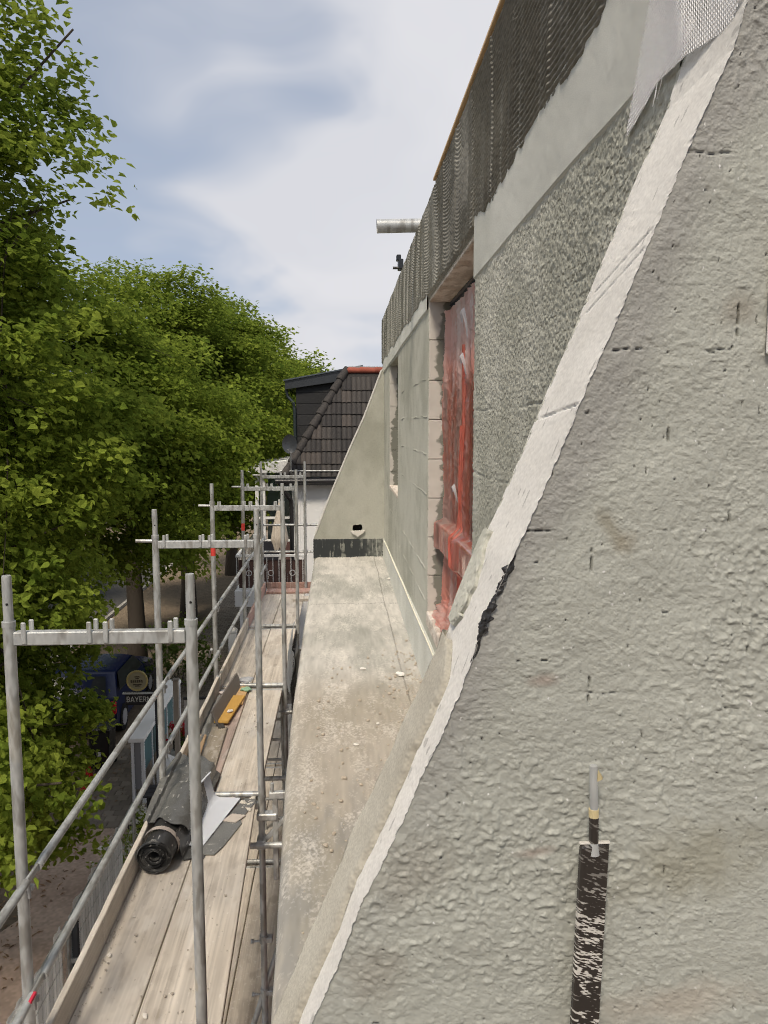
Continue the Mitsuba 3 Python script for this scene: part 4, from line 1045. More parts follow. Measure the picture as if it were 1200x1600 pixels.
# scraps over the ledge edge
k = thing('membrane_flap', 'dark roofing membrane hanging over the ledge edge under the clear plastic', 'membrane')
def o4(u, v):
    return -0.345 - 0.03 * np.sin(u * 3) - 0.02 * v, 5.55 + 0.95 * v
def z4(x, y, u, v):
    return 5.295 - 0.62 * u + 0.02 * np.sin(v * 11)
u, v = np.meshgrid(np.linspace(0, 1, 16), np.linspace(0, 1, 22), indexing='ij')
x, y = o4(u, v)
add('sheet', grid(np.stack([x + 0.02 * (meshkit.noise(np.stack([u * 4, v * 6, 0 * u], -1), 211) - 0.5), y, z4(x, y, u, v)], -1)), 'm_bitumen', uv=(0.35, 0), smooth=True, parent=k)
k = thing('plastic_scrap', 'torn clear plastic film hanging over the ledge edge', 'plastic film')
u, v = np.meshgrid(np.linspace(0, 1, 24), np.linspace(0, 1, 24), indexing='ij')
add('sheet', grid(np.stack([-0.395 - 0.035 * np.sin(u * 2.6) + 0.03 * (meshkit.fbm(np.stack([u * 5, v * 5, 0 * u], -1), 3, 212) - 0.5), 6.05 + 0.55 * v + 0.05 * np.sin(u * 7), 5.38 - 0.42 * u * (0.75 + 0.5 * meshkit.noise(np.stack([v * 9, 0 * v, 0 * v], -1), 213))], -1)), 'm_clear', smooth=True, parent=k)

# ------------------------------------------------------------------ neighbouring house
H = thing('neighbour_house', 'white neighbouring house with steep dark tiled mansard roof and black dormer', 'house')
WHITE = (0.72, 0.73, 0.73)
add('wall', bx(-1.19, 5.0, 20.28, 30, 0, 5.62), 'm_vc', WHITE, parent=H)
add('corner_strip', bx(-1.205, -1.06, 20.262, 20.30, 3.0, 5.55, 0.004), 'm_vc', (0.74, 0.74, 0.73), parent=H)
E0, E1 = np.array([20.0, 5.70]), np.array([21.2, 8.46])          # (y, z) of eave and ridge
sl = np.linalg.norm(E1 - E0); dv = (E1 - E0) / sl; nv = np.array([-dv[1], dv[0]])
hx = lambda z: -1.46 + (z - 5.70) * 0.582
R = H + '__roof'
rp = np.array([[[hx(5.70), 20.0, 5.70], [3.2, 20.0, 5.70]], [[hx(8.46), 21.2, 8.46], [3.2, 21.2, 8.46]]])
lp = np.array([[[hx(5.70), 20.0, 5.70], [hx(8.46), 21.2, 8.46]], [[hx(5.70), 30.0, 5.70], [hx(8.46), 29.0, 8.46]]])
top = np.array([[[hx(8.46), 21.2, 8.46], [5, 21.2, 8.46]], [[hx(8.46), 29, 8.46], [5, 29, 8.46]]])
key = add('roof', cat_([grid(rp), grid(lp), grid(top)]), 'm_vc', (0.03, 0.029, 0.028), parent=H)
def tile_mesh(w, L):
    u = np.linspace(0, 1, 13)
    prof = 0.030 * np.abs(np.sin(u * math.pi * 2)) ** 0.8
    rows = []
    for s_, lift in ((-0.03, -0.012), (-0.03, 0.046), (L * 0.5, 0.034), (L, 0.004)):
        d_ = dv * s_
        rows.append(np.stack([u * w, d_[0] + nv[0] * (prof + lift), d_[1] + nv[1] * (prof + lift)], -1))
    return grid(np.stack(rows, 0))


TW, TL = 0.262, 0.345
tset = [shape(tile_mesh(TW - 0.006, TL + 0.03), 'm_vc', c, smooth=False) for c in ((0.046, 0.043, 0.042), (0.058, 0.053, 0.050), (0.036, 0.034, 0.034), (0.072, 0.063, 0.058))]
n_t = 0
for r_ in range(8):
    base = E0 + dv * (r_ * TL + 0.02)
    off_ = 0.0
    for c_ in range(14):
        x = -1.55 + c_ * TW + off_
        if x + TW * 0.35 < hx(base[1]) + 0.05 or x > 1.5:
            continue
        q = tset[RS.randint(4) if RS.rand() < 0.7 else 0]
        kk = numbered(f'{R}__tile')
        scene[kk] = {**q, 'to_world': T4().translate([x + 0.004 * RS.randn(), base[0] + 0.003 * RS.randn(), base[1] + 0.003 * RS.randn()])}
for r_ in range(9):
    z0, z1 = 5.72 + r_ * 0.305, 5.72 + (r_ + 1) * 0.305 + 0.04
    yz = lambda z: 20.0 + (z - 5.70) * (1.2 / 2.76)
    p0, p1 = np.array([hx(z0), yz(z0) - 0.03, z0 + 0.03]), np.array([hx(z1), yz(z1) - 0.02, z1 + 0.01])
    add('hip_tile', tube([p0, p0 + (p1 - p0) * 0.1, p1], [0.105, 0.115, 0.085], 12), 'm_vc', np.array([0.05, 0.046, 0.044]) * (0.8 + 0.4 * RS.rand()), smooth=50, parent=R)
for r_ in range(5):
    x0 = 0.10 + 0.40 * r_
    add('ridge_tile', tube([[x0, 21.17, 8.46], [x0 + 0.03, 21.17, 8.46], [x0 + 0.42, 21.17, 8.455]], [0.075, 0.085, 0.072], 12), 'm_vc', np.array([0.27, 0.075, 0.05]) * (0.85 + 0.3 * RS.rand()), smooth=50, parent=R, label='red ridge tile' if r_ == 0 else None)
add('flat_roof_edge', bx(0.2, 4, 21.3, 21.5, 8.50, 8.57, 0.01), 'm_vc', (0.25, 0.25, 0.25), parent=R)
add('gutter', tube([[-1.66, 19.93, 5.60], [1.8, 19.93, 5.62]], 0.062, 12), 'm_gloss', (0.03, 0.03, 0.032), smooth=50, parent=H)
add('snow_guard', cat_([tube([[-1.55, 19.97, 5.86], [1.6, 19.99, 5.86]], 0.018, 8)] + [tube([[x, 19.97, 5.86], [x, 20.08, 5.74]], 0.010, 5) for x in np.arange(-1.4, 1.5, 0.4)]), 'm_galv', uv=(0.2, 0), parent=H)
add('soffit', bx(-1.55, 5, 19.95, 20.3, 5.50, 5.56, 0.01), 'm_vc', (0.10, 0.10, 0.10), parent=H)
add('downpipe', tube([[-1.55, 19.93, 5.58], [-1.52, 19.95, 5.42], [-1.40, 20.05, 5.24], [-1.30, 20.15, 5.12], [-1.28, 20.18, 4.9], [-1.28, 20.18, 3.0], [-1.28, 20.18, 0.1]], 0.058, 12), 'm_gloss', (0.018, 0.018, 0.02), smooth=50, parent=H)
D = H + '__dormer'
labels[D] = {'label': 'black clad dormer with overhanging dark fascia'}
add('side_wall', bx(-1.22, 1.0, 21.9, 27, 5.8, 8.05), 'm_vc', (0.028, 0.029, 0.032), parent=D)
for z in np.arange(6.1, 8.0, 0.3):
    add('cladding_board', bx(-1.232, 0.3, 21.886, 21.9, z, z + 0.29, 0.004), 'm_vc', np.array([0.028, 0.029, 0.032]) * (0.85 + 0.3 * RS.rand()), parent=D)
m = extrude(Polygon([(-1.52, 7.98), (-1.52, 8.20), (0.6, 8.60), (0.6, 8.30)]), 5.3, XZY); m.apply_translation([0, 21.75, 0])
add('fascia', m, 'm_gloss', (0.032, 0.036, 0.042), parent=D)
m = extrude(Polygon([(-1.56, 8.20), (-1.56, 8.235), (0.6, 8.64), (0.6, 8.605)]), 5.4, XZY); m.apply_translation([0, 21.70, 0])
add('roof_sheet', m, 'm_gloss', (0.07, 0.085, 0.10), parent=D)
add('downpipe', tube([[-1.50, 21.95, 7.98], [-1.46, 21.93, 7.80], [-1.30, 21.86, 7.62], [-1.27, 21.85, 7.4], [-1.26, 21.85, 6.0]], 0.045, 10), 'm_gloss', (0.03, 0.04, 0.045), smooth=50, parent=D)
add('window', bx(-1.24, -1.21, 22.6, 24.6, 6.5, 7.7, 0.01), 'm_gloss', (0.03, 0.04, 0.05), parent=D)
k = thing('satellite_dish', 'dark grey satellite dish on a mast beside the neighbouring dormer', 'satellite dish')
a, q = np.meshgrid(np.linspace(0, 2 * math.pi, 25), np.linspace(0, 1, 7), indexing='ij')
Pd = np.stack([-1.27 + 0.20 * q * np.cos(a) * 0.92, 19.6 - 0.05 * q * q + 0.06 * q * np.cos(a) * 0, 6.55 + 0.235 * q * np.sin(a)], -1)
add('reflector', cat_([grid(Pd), grid(Pd + np.array([0, 0.012, 0]))]), 'm_gloss', (0.045, 0.05, 0.058), smooth=50, parent=k)
add('mast', tube([[-1.27, 19.66, 6.5], [-1.27, 19.9, 6.3], [-1.27, 20.02, 5.7]], 0.018, 8), 'm_galv', uv=(0.1, 0), parent=k)
add('arm', tube([[-1.27, 19.58, 6.33], [-1.29, 19.25, 6.42]], 0.01, 6), 'm_galv', uv=(0.1, 0), parent=k)
k = thing('conservatory', 'white framed glazed conservatory on the neighbouring balcony', 'conservatory')
CX0, CX1, CY0, CY1 = -2.26, -1.215, 20.7, 23.5
m = extrude(Polygon([(-2.42, 5.78), (-2.40, 5.93), (-2.25, 6.0), (-1.25, 6.12), (-1.25, 5.80)]), 3.2, XZY); m.apply_translation([0, 20.5, 0])
add('roof', m, 'm_vc', (0.66, 0.67, 0.67), parent=k)
for x0, x1 in ((-2.26, -2.17), (-2.08, -2.0), (-1.30, -1.22)):
    add('post', bx(x0, x1, CY0, CY0 + 0.09, 3.05, 5.8, 0.004), 'm_vc', (0.72, 0.73, 0.73), parent=k)
for z0 in (3.05, 3.95, 4.55, 5.30):
    add('rail', bx(-2.2, -1.25, CY0 + 0.01, CY0 + 0.08, z0, z0 + 0.06, 0.004), 'm_vc', (0.72, 0.73, 0.73), parent=k)
add('pane', grid(np.array([[[-2.0, CY0 + 0.05, 3.95], [-1.3, CY0 + 0.05, 3.95]], [[-2.0, CY0 + 0.05, 5.8], [-1.3, CY0 + 0.05, 5.8]]])), 'm_glass', parent=k)
add('pane', grid(np.array([[[-2.24, CY0 + 0.09, 3.95], [-2.24, CY1, 3.95]], [[-2.24, CY0 + 0.09, 5.8], [-2.24, CY1, 5.8]]])), 'm_glass', parent=k)
add('panel', bx(-2.02, -1.28, CY0 + 0.02, CY0 + 0.05, 3.1, 3.95), 'm_vc', (0.10, 0.055, 0.05), parent=k)
add('back_wall', bx(-2.2, -1.22, CY1 - 0.05, CY1, 3.05, 5.8), 'm_vc', (0.16, 0.22, 0.24), parent=k)
k = thing('balcony', 'white balcony with brown board infill and ring-ornament railing', 'balcony')
add('slab', bx(-2.60, -1.2, 18.9, 24, 2.62, 3.02, 0.01), 'm_vc', WHITE, parent=k)
add('support', bx(-2.5, -2.36, 19.0, 19.14, 0, 2.62, 0.01), 'm_vc', WHITE, parent=k)
add('back_panel', bx(-2.55, -1.24, 19.4, 19.42, 2.9, 3.05), 'm_vc', (0.08, 0.05, 0.045), parent=k)
for x in np.arange(-2.50, -0.85, 0.118):
    add('infill_board', bx(x, x + 0.113, 18.99, 19.012, 3.07, 3.76, 0.003), 'm_vc', np.array([0.095, 0.055, 0.048]) * (0.8 + 0.4 * RS.rand()), parent=k)
add('top_rail', bx(-2.56, -0.82, 18.90, 18.96, 3.84, 3.90, 0.006), 'm_vc', (0.70, 0.71, 0.70), parent=k)
add('top_rail', bx(-2.56, -2.50, 18.96, 23.5, 3.84, 3.90, 0.006), 'm_vc', (0.70, 0.71, 0.70), parent=k)
for x in np.arange(-2.54, -0.85, 0.145):
    add('bar', tube([[x, 18.93, 3.05], [x, 18.93, 3.85]], 0.009, 6), 'm_vc', (0.62, 0.62, 0.61), parent=k)
for x in (-2.25, -1.72, -1.2):
    add('ring', trimesh.creation.torus(0.065, 0.009, 16, 6, transform=trimesh.transformations.rotation_matrix(math.pi / 2, [1, 0, 0], [0, 0, 0])).apply_translation([x, 18.92, 3.45]), 'm_vc', (0.62, 0.62, 0.61), parent=k)
for y in np.arange(19.3, 23.4, 0.3):
    add('bar', tube([[-2.53, y, 3.05], [-2.53, y, 3.85]], 0.009, 6), 'm_vc', (0.62, 0.62, 0.61), parent=k)
k = thing('parasol', 'closed beige parasol hanging limp on the neighbouring balcony', 'parasol')
zz = np.linspace(0, 1, 14)[:, None]; a = np.linspace(0, 2 * math.pi, 33)[None, :]
rad = np.interp(zz, [0, 0.05, 0.55, 0.85, 1.0], [0.012, 0.03, 0.15, 0.19, 0.12]) * (1 + 0.22 * np.sin(a * 8) * zz)
Pp = np.stack([-1.55 + rad * np.cos(a), 19.6 + rad * np.sin(a), 5.12 - 1.12 * zz - 0.12 * np.sin(a * 4) ** 2 * (zz > 0.95) + 0 * a], -1)
add('canopy', grid(Pp), 'm_vc', (0.50, 0.45, 0.38), smooth=True, parent=k)
add('pole', tube([[-1.55, 19.6, 3.02], [-1.55, 19.6, 5.18]], 0.02, 10), 'm_vc', (0.6, 0.6, 0.58), parent=k)
add('garden_chair', cat_([bx(-2.05, -1.60, 19.7, 20.15, 3.42, 3.47), bx(-2.05, -1.60, 20.1, 20.15, 3.45, 4.05)] + [bx(x, x + 0.04, y, y + 0.04, 3.02, 3.42) for x in (-2.05, -1.64) for y in (19.7, 20.1)]), 'm_vc', (0.02, 0.022, 0.03), label='dark garden chair on the neighbouring balcony', cat='chair')
k = thing('gate_pillar', 'white pillar with pyramid cap in front of the balcony', 'pillar')
def pillar(k, x, y, w, h):
    add('shaft', bx(x - w / 2, x + w / 2, y - w / 2, y + w / 2, 0, h, 0.01), 'm_vc', WHITE, parent=k)
    c = w * 0.58
    V = [[x - c, y - c, h], [x + c, y - c, h], [x + c, y + c, h], [x - c, y + c, h], [x - c, y - c, h + 0.05], [x + c, y - c, h + 0.05], [x + c, y + c, h + 0.05], [x - c, y + c, h + 0.05], [x, y, h + 0.05 + w * 0.6]]
    add('cap', trimesh.convex.convex_hull(np.array(V)), 'm_vc', (0.68, 0.69, 0.68), parent=k)


pillar(k, -2.96, 21.0, 0.22, 1.45)
k = thing('gate_pillar', 'white pillar with pyramid cap beside the red geraniums, nearer to the glass windbreak', 'pillar')
pillar(k, -3.35, 14.5, 0.30, 0.62)

# ------------------------------------------------------------------ street side things
k = thing('glass_windbreak', 'long white framed terrace windbreak with blue-green glass panels', 'windbreak')
for y in (14.15, 17.4):
    add('post', bx(-3.90, -3.845, y, y + 0.06, 0, 1.22, 0.004), 'm_vc', (0.66, 0.67, 0.68), parent=k)
    add('post', bx(-3.72, -3.66, y, y + 0.06, 0, 1.22, 0.004), 'm_vc', (0.70, 0.71, 0.72), parent=k)
add('end_panel', bx(-3.845, -3.72, 14.17, 14.20, 0.3, 1.2), 'm_vc', (0.22, 0.22, 0.23), parent=k)
add('top_cap', bx(-3.93, -3.645, 14.10, 17.5, 1.22, 1.30, 0.008), 'm_vc', (0.76, 0.76, 0.75), parent=k)
for j in range(5):
    y0 = 14.25 + j * 0.64
    add('glass_panel', bx(-3.70, -3.685, y0, y0 + 0.57, 0.62, 1.2, 0.002), 'm_gloss', np.array([0.085, 0.17, 0.185]) * (0.9 + 0.2 * RS.rand()), parent=k)
    add('mullion', bx(-3.705, -3.668, y0 + 0.575, y0 + 0.615, 0, 1.21, 0.003), 'm_vc', (0.68, 0.69, 0.70), parent=k)
    add('lower_panel', bx(-3.70, -3.69, y0, y0 + 0.57, 0.05, 0.60, 0.002), 'm_vc', (0.19, 0.165, 0.13), parent=k)
k = thing('wooden_post', 'weathered wooden post beside the white panel near the windbreak', 'post')
add('shaft', bx(-3.06, -2.97, 13.96, 14.05, 0, 2.42, 0.008), 'm_vc', (0.33, 0.29, 0.24), parent=k)
add('cap', bx(-3.075, -2.955, 13.945, 14.065, 2.42, 2.45, 0.006), 'm_vc', (0.25, 0.22, 0.19), parent=k)
k = thing('white_panel', 'pale board with dark top trim leaning by the wooden post', 'panel')
add('board', bx(-2.94, -2.35, 14.3, 14.33, 0.5, 1.95, 0.004), 'm_vc', (0.50, 0.48, 0.44), parent=k)
add('trim', bx(-2.95, -2.34, 14.29, 14.34, 1.95, 1.99, 0.004), 'm_vc', (0.05, 0.05, 0.05), parent=k)
k = thing('bench', 'dark grey bench beside the foot of the windbreak', 'bench')
for j in range(3):
    add('slat', bx(-3.58, -2.75, 13.55 + j * 0.16, 13.69 + j * 0.16, 0.42, 0.46, 0.006), 'm_vc', (0.045, 0.045, 0.05), parent=k)
for x in (-3.5, -2.85):
    add('leg', bx(x, x + 0.06, 13.6, 13.95, 0, 0.42), 'm_vc', (0.04, 0.04, 0.04), parent=k)
def leaf_quads(c, nrm, size, ratio=0.9, fold=0.15, rot=None, heart=False):
    """many leaves: centres (n,3), normals (n,3), sizes (n)"""
    n = len(c)
    nrm = nrm / (np.linalg.norm(nrm, axis=1, keepdims=True) + 1e-9)
    t = np.cross(nrm, RS.randn(n, 3)); t /= np.linalg.norm(t, axis=1, keepdims=True) + 1e-9
    b = np.cross(nrm, t)
    s = size[:, None]
    if heart:
        V = np.stack([c - t * s * 0.42, c - t * s * 0.30 + b * s * ratio * 0.46 + nrm * s * fold * 0.6, c + t * s * 0.12 + b * s * ratio * 0.42 + nrm * s * fold, c + t * s * 0.62 - nrm * s * 0.12,
                      c + t * s * 0.12 - b * s * ratio * 0.42 + nrm * s * fold, c - t * s * 0.30 - b * s * ratio * 0.46 + nrm * s * fold * 0.6], 1)
        f = np.array([[0, 3, 2], [0, 2, 1], [0, 4, 3], [0, 5, 4]])
    else:
        V = np.stack([c - t * s * 0.5, c + b * s * ratio * 0.5 + nrm * s * fold, c + t * s * 0.55, c - b * s * ratio * 0.5 + nrm * s * fold], 1)
        f = np.array([[0, 2, 1], [0, 3, 2]])
    m_ = V.shape[1]
    F_ = (f[None] + (np.arange(n) * m_)[:, None, None]).reshape(-1, 3)
    return V.reshape(-1, 3), F_, m_


def foliage(key, centres, n_per, sig, size, cols, heart=False, up=1.0, out_from=None, parent=None, droop=0.0, **kw):
    n = len(centres) * n_per
    ci_ = np.repeat(np.arange(len(centres)), n_per)
    d_ = np.clip(RS.randn(n, 3), -1.9, 1.9) * np.array(sig)
    c = centres[ci_] + d_
    c[:, 2] -= droop * (d_[:, 0] ** 2 + d_[:, 1] ** 2)
    nrm = RS.randn(n, 3) * 0.55 + np.array([0, 0, up])
    if out_from is not None:
        o = c - out_from; o /= np.linalg.norm(o, axis=1, keepdims=True) + 1e-9
        nrm += 0.6 * o
    V, F_, m_ = leaf_quads(c, nrm, size * (0.65 + 0.6 * RS.rand(n)), heart=heart)
    ct = RS.rand(len(centres))[ci_] * 0.6 + RS.rand(n) * 0.4
    cols = np.asarray(cols, float)
    col = cols[0] * (1 - ct[:, None]) + cols[1] * ct[:, None]
    col = col * (0.8 + 0.4 * RS.rand(n, 1))
    key = numbered(f'{parent}__{key}' if parent else key)
    scene[key] = mikit.ply(tm(V, F_), 'm_leaf', smooth=False, color=np.repeat(col, m_, axis=0))
    tag(key, **{a: b for a, b in kw.items()})
    return key


BARK = np.array([0.055, 0.045, 0.036])


def tree(label, x, y, fork, r0, blobs, n_cl, n_per, size, cols, heart=False, twigs=0, group=None, sig=(0.24, 0.24, 0.13), lump=0.62):
    k = thing('linden_tree', label, 'tree', group)
    blobs = np.array(blobs, float)
    sub = []
    for b_ in blobs:                      # leafy lumps carried by each limb
        m_ = int(6.5 * b_[3] ** 1.5) + 4
        d_ = RS.randn(m_, 3); d_ /= np.linalg.norm(d_, axis=1, keepdims=True)
        rr = b_[3] * (0.35 + 0.55 * RS.rand(m_) ** 0.6)
        rs_ = lump * (0.65 + 0.6 * RS.rand(m_)) * min(1.0, b_[3] / 1.4)
        sub.append(np.column_stack([b_[:3] + d_ * rr[:, None] * np.array([1, 1, 0.95]), rs_]))
    sub = np.vstack(sub)
    vol = sub[:, 3] ** 2.2
    pick = RS.choice(len(sub), n_cl, p=vol / vol.sum())
    d_ = RS.randn(n_cl, 3); d_[:, 2] = np.abs(d_[:, 2]) * np.where(RS.rand(n_cl) < 0.72, 1, -1)
    d_ /= np.linalg.norm(d_, axis=1, keepdims=True)
    C_ = sub[pick, :3] + d_ * (sub[pick, 3] * (0.45 + 0.55 * RS.rand(n_cl) ** 0.5))[:, None] * np.array([1.1, 1.1, 0.72])
    C_ = C_[C_[:, 2] > 1.2]
    foliage('crown', C_, n_per, sig, size, cols, heart, 0.9, np.array([x, y, 6.0]), k, 0.35, kind='stuff')
    pts = [[x, y, -0.1], [x + 0.03, y, 1.2], [x - 0.05, y + 0.05, fork], [x + 0.1, y, fork + 2.5], [x + 0.05, y + 0.1, blobs[:, 2].max()]]
    add('trunk', tube(pts, [r0 * 1.35, r0, r0 * 0.85, r0 * 0.5, 0.03], 12), 'm_vc', BARK, smooth=True, parent=k)
    for j, b_ in enumerate(blobs):
        s_ = np.array([x, y, min(max(b_[2] - 1.8, fork - 0.6), fork + 3.5)])
        e_ = b_[:3]
        mid = (s_ + e_) / 2 + np.array([0, 0, 0.35]) + RS.randn(3) * 0.15
        tt = np.linspace(0, 1, 9)[:, None]
        cur = (1 - tt) ** 2 * s_ + 2 * tt * (1 - tt) * mid + tt ** 2 * (e_ + (e_ - s_) * 0.12)
        cur[1:-1] += RS.randn(7, 3) * 0.06
        add('branch', tube(cur, np.linspace(r0 * (0.42 if b_[3] > 1.2 else 0.2), 0.010, 9), 8), 'm_vc', BARK, smooth=True, parent=k)
        if twigs and b_[3] > 1.2:
            tw = []
            near = C_[np.linalg.norm(C_ - e_, axis=1) < b_[3] * 1.3]
            for p in near[RS.permutation(len(near))[:twigs]]:
                q0 = cur[RS.randint(3, 9)]
                mm = (q0 + p) / 2 + np.array([0, 0, 0.18]) + RS.randn(3) * 0.08
                t3 = np.linspace(0, 1, 5)[:, None]
                tw.append(tube((1 - t3) ** 2 * q0 + 2 * t3 * (1 - t3) * mm + t3 ** 2 * p, np.linspace(0.011, 0.003, 5), 5, False))
            if tw:
                add('twigs', cat_(tw), 'm_vc', BARK * 0.8, parent=k, kind='stuff')
    return k


LC = ((0.120, 0.190, 0.028), (0.310, 0.380, 0.062))
LD = ((0.075, 0.125, 0.028), (0.165, 0.220, 0.050))
tree('big linden tree at the left edge, nearest to the scaffold, with large bright leaves', -6.3, 8.4, 3.2, 0.24,
     [(-4.2, 8.2, 10.5, 1.7), (-3.9, 8.1, 9.0, 1.5), (-3.7, 8.2, 7.3, 1.75), (-3.9, 8.0, 5.7, 1.6), (-3.6, 7.8, 4.5, 1.3), (-3.1, 6.9, 3.7, 0.9), (-3.3, 8.3, 3.7, 0.95), (-4.5, 9.6, 4.4, 1.3), (-4.2, 9.2, 3.2, 1.0), (-3.35, 8.2, 8.85, 0.85), (-2.95, 8.2, 10.35, 0.7), (-3.0, 8.2, 8.95, 0.62), (-3.3, 9.0, 3.75, 0.72), (-3.75, 9.4, 4.1, 0.8), (-2.8, 6.7, 3.85, 0.55), (-3.3, 7.6, 3.2, 0.7), (-2.85, 8.2, 7.1, 1.05), (-3.15, 8.0, 5.8, 1.0), (-4.3, 7.0, 3.3, 1.2),
      (-6.4, 8.8, 9.8, 2.6), (-6.6, 8.6, 6.6, 2.6), (-5.6, 6.8, 7.8, 2.0), (-5.0, 9.6, 8.2, 2.2), (-5.2, 8.5, 12.0, 1.7), (-5.2, 9.8, 5.2, 1.9), (-6.8, 7.6, 4.4, 1.9)],
     3700, 38, 0.080, LC, True, 26, sig=(0.125, 0.125, 0.07), lump=0.56)
tree('second linden tree from the left edge, behind the nearest one', -6.5, 14.0, 3.4, 0.24,
     [(-4.6, 14.5, 8.2, 1.8), (-3.3, 14.8, 7.1, 1.75), (-3.6, 14.6, 5.4, 1.8), (-5.6, 14.2, 7.6, 2.2), (-6.4, 14, 6.4, 2.8), (-4.4, 13.6, 6.6, 1.9), (-7.6, 14.5, 7.4, 2.2)],
     3000, 36, 0.092, LC, False, 14, sig=(0.17, 0.17, 0.09), lump=0.66)
tree('third linden tree along the street, its trunk seen above the round sign', -5.9, 22.4, 3.6, 0.25,
     [(-4.9, 22, 9.6, 1.6), (-3.7, 22.4, 8.2, 1.9), (-3.6, 22, 6.3, 2.1), (-5.6, 22, 7.6, 2.8), (-4.4, 21.4, 5.4, 1.7), (-6.8, 22, 6, 2.8), (-4.2, 23, 9.0, 1.6)],
     2800, 30, 0.115, LC, False, 5, lump=0.75, sig=(0.21, 0.21, 0.11))
tree('fourth linden tree along the street, rising above the neighbouring dormer', -5.6, 28.5, 3.8, 0.26,
     [(-4.6, 29, 9.7, 2.0), (-3.6, 29, 8.4, 2.1), (-3.4, 29, 6.2, 2.3), (-5.5, 29, 7.4, 3.0), (-4.8, 28.4, 4.8, 2.4), (-6.6, 29, 6, 3)],
     2400, 30, 0.135, LC, False, 0, lump=0.85, sig=(0.25, 0.25, 0.13))
tree('rounded linden tree farther along the street behind the dormer roof', -5.2, 37, 3.8, 0.26,
     [(-4.4, 37, 9.6, 2.4), (-3.4, 37, 8.0, 2.6), (-3.6, 37, 5.6, 2.8), (-5.6, 37, 7.2, 3.2)],
     1100, 30, 0.19, LC, False, 0, lump=1.0, sig=(0.4, 0.4, 0.2))
tree('small far treetop just left of the dormer roof edge', -2.6, 48, 3.8, 0.26, [(-2.4, 48, 9.3, 2.0), (-3.6, 48, 8.0, 2.6), (-2.0, 48, 6.6, 2.6)], 600, 28, 0.22, LC, False, 0, sig=(0.4, 0.4, 0.2))
for j, (x, y) in enumerate(((-14.5, 12), (-15, 20), (-14.5, 28), (-15, 37), (-12, 50), (-7, 62), (0, 66), (-20, 52))):
    tree('linden tree across the street, behind the front row of trees', x, y, 3.5, 0.25, [(x + RS.randn() * 0.4, y, 8.2, 2.8), (x + 1.4, y + 0.5, 6.2, 2.8), (x - 1.5, y, 6.4, 2.8), (x + 0.4, y - 1, 4.2, 2.8)], 620, 26, 0.22, LD, False, 0, group='lindens across the street', sig=(0.42, 0.42, 0.22))
# shrubs
def shrub(name, label, cx, cy, rx, ry, h, n, size, cols, flowers=None, fcol=None, cat='shrub'):
    k = thing(name, label, cat)
    d_ = RS.rand(n, 3)
    C_ = np.stack([cx + (d_[:, 0] * 2 - 1) * rx, cy + (d_[:, 1] * 2 - 1) * ry, 0.12 + d_[:, 2] ** 0.8 * h * (1 - 0.5 * ((d_[:, 0] * 2 - 1) ** 2 + (d_[:, 1] * 2 - 1) ** 2) / 2)], -1)
    foliage('leaves', C_, 16, (0.09, 0.09, 0.07), size, cols, False, 0.8, None, k, 0.0, kind='stuff')
    st = [tube([[cx + RS.randn() * 0.1, cy + RS.randn() * 0.15, 0], [p[0], p[1], p[2]]], [0.012, 0.004], 5, False) for p in C_[RS.permutation(n)[:10]]]
    add('stems', cat_(st), 'm_vc', BARK, parent=k, kind='stuff')
    if flowers:
        top_ = C_[np.argsort(-C_[:, 2])[:flowers]]
        foliage('flowers', top_ + np.array([0, 0, 0.08]), 7, (0.05, 0.05, 0.03), 0.055, fcol, False, 0.8, None, k, 0.0, kind='stuff')
    return k


shrub('flowering_shrub', 'leafy shrub with white blossoms beside the black roll', -2.75, 10.4, 0.55, 0.9, 1.5, 130, 0.06, LC, 26, ((0.7, 0.7, 0.68), (0.75, 0.75, 0.72)))
shrub('shrub', 'dark green shrub behind the white-tarp fence', -2.25, 7.9, 0.32, 0.9, 1.3, 110, 0.055, LD)
shrub('shrub', 'low dark green shrub at the bottom left, below the fence panels', -2.35, 5.9, 0.3, 0.7, 1.0, 90, 0.05, LD)
shrub('shrub', 'dark bush by the round sign at the far end of the path', -4.4, 21.0, 0.9, 1.2, 1.8, 130, 0.09, LD)
shrub('shrub', 'dark bush under the trees left of the parked blue car', -8.0, 13.0, 1.4, 2.0, 1.6, 200, 0.09, LD)
k = thing('flower_box', 'dark planter box with small flowers at the foot of the windbreak', 'planter')
add('box', bx(-3.70, -3.05, 13.05, 13.30, 0, 0.22, 0.01), 'm_vc', (0.035, 0.03, 0.03), parent=k)
foliage('plants', np.stack([-3.68 + 0.6 * RS.rand(30), 13.08 + 0.2 * RS.rand(30), 0.26 + 0.1 * RS.rand(30)], -1), 12, (0.05, 0.05, 0.04), 0.045, LC, False, 0.8, None, k, kind='stuff')
foliage('blossoms', np.stack([-3.68 + 0.6 * RS.rand(14), 13.08 + 0.2 * RS.rand(14), 0.36 + 0.06 * RS.rand(14)], -1), 5, (0.03, 0.03, 0.02), 0.04, ((0.6, 0.58, 0.4), (0.7, 0.7, 0.62)), False, 0.8, None, k, kind='stuff')
k = thing('flower_pot', 'pot of red geraniums by the white pillar', 'planter')
add('pot', trimesh.creation.cylinder(0.16, 0.3, sections=20).apply_translation([-3.22, 15.3, 0.75]), 'm_vc', (0.04, 0.035, 0.03), parent=k)
add('stand', bx(-3.40, -3.04, 15.12, 15.48, 0, 0.6, 0.01), 'm_vc', (0.5, 0.5, 0.48), parent=k)
foliage('geraniums', np.stack([-3.22 + 0.13 * RS.randn(26), 15.3 + 0.12 * RS.randn(26), 1.0 + 0.07 * RS.randn(26)], -1), 9, (0.05, 0.05, 0.04), 0.055, ((0.42, 0.015, 0.03), (0.55, 0.03, 0.05)), False, 0.8, None, k, kind='stuff')
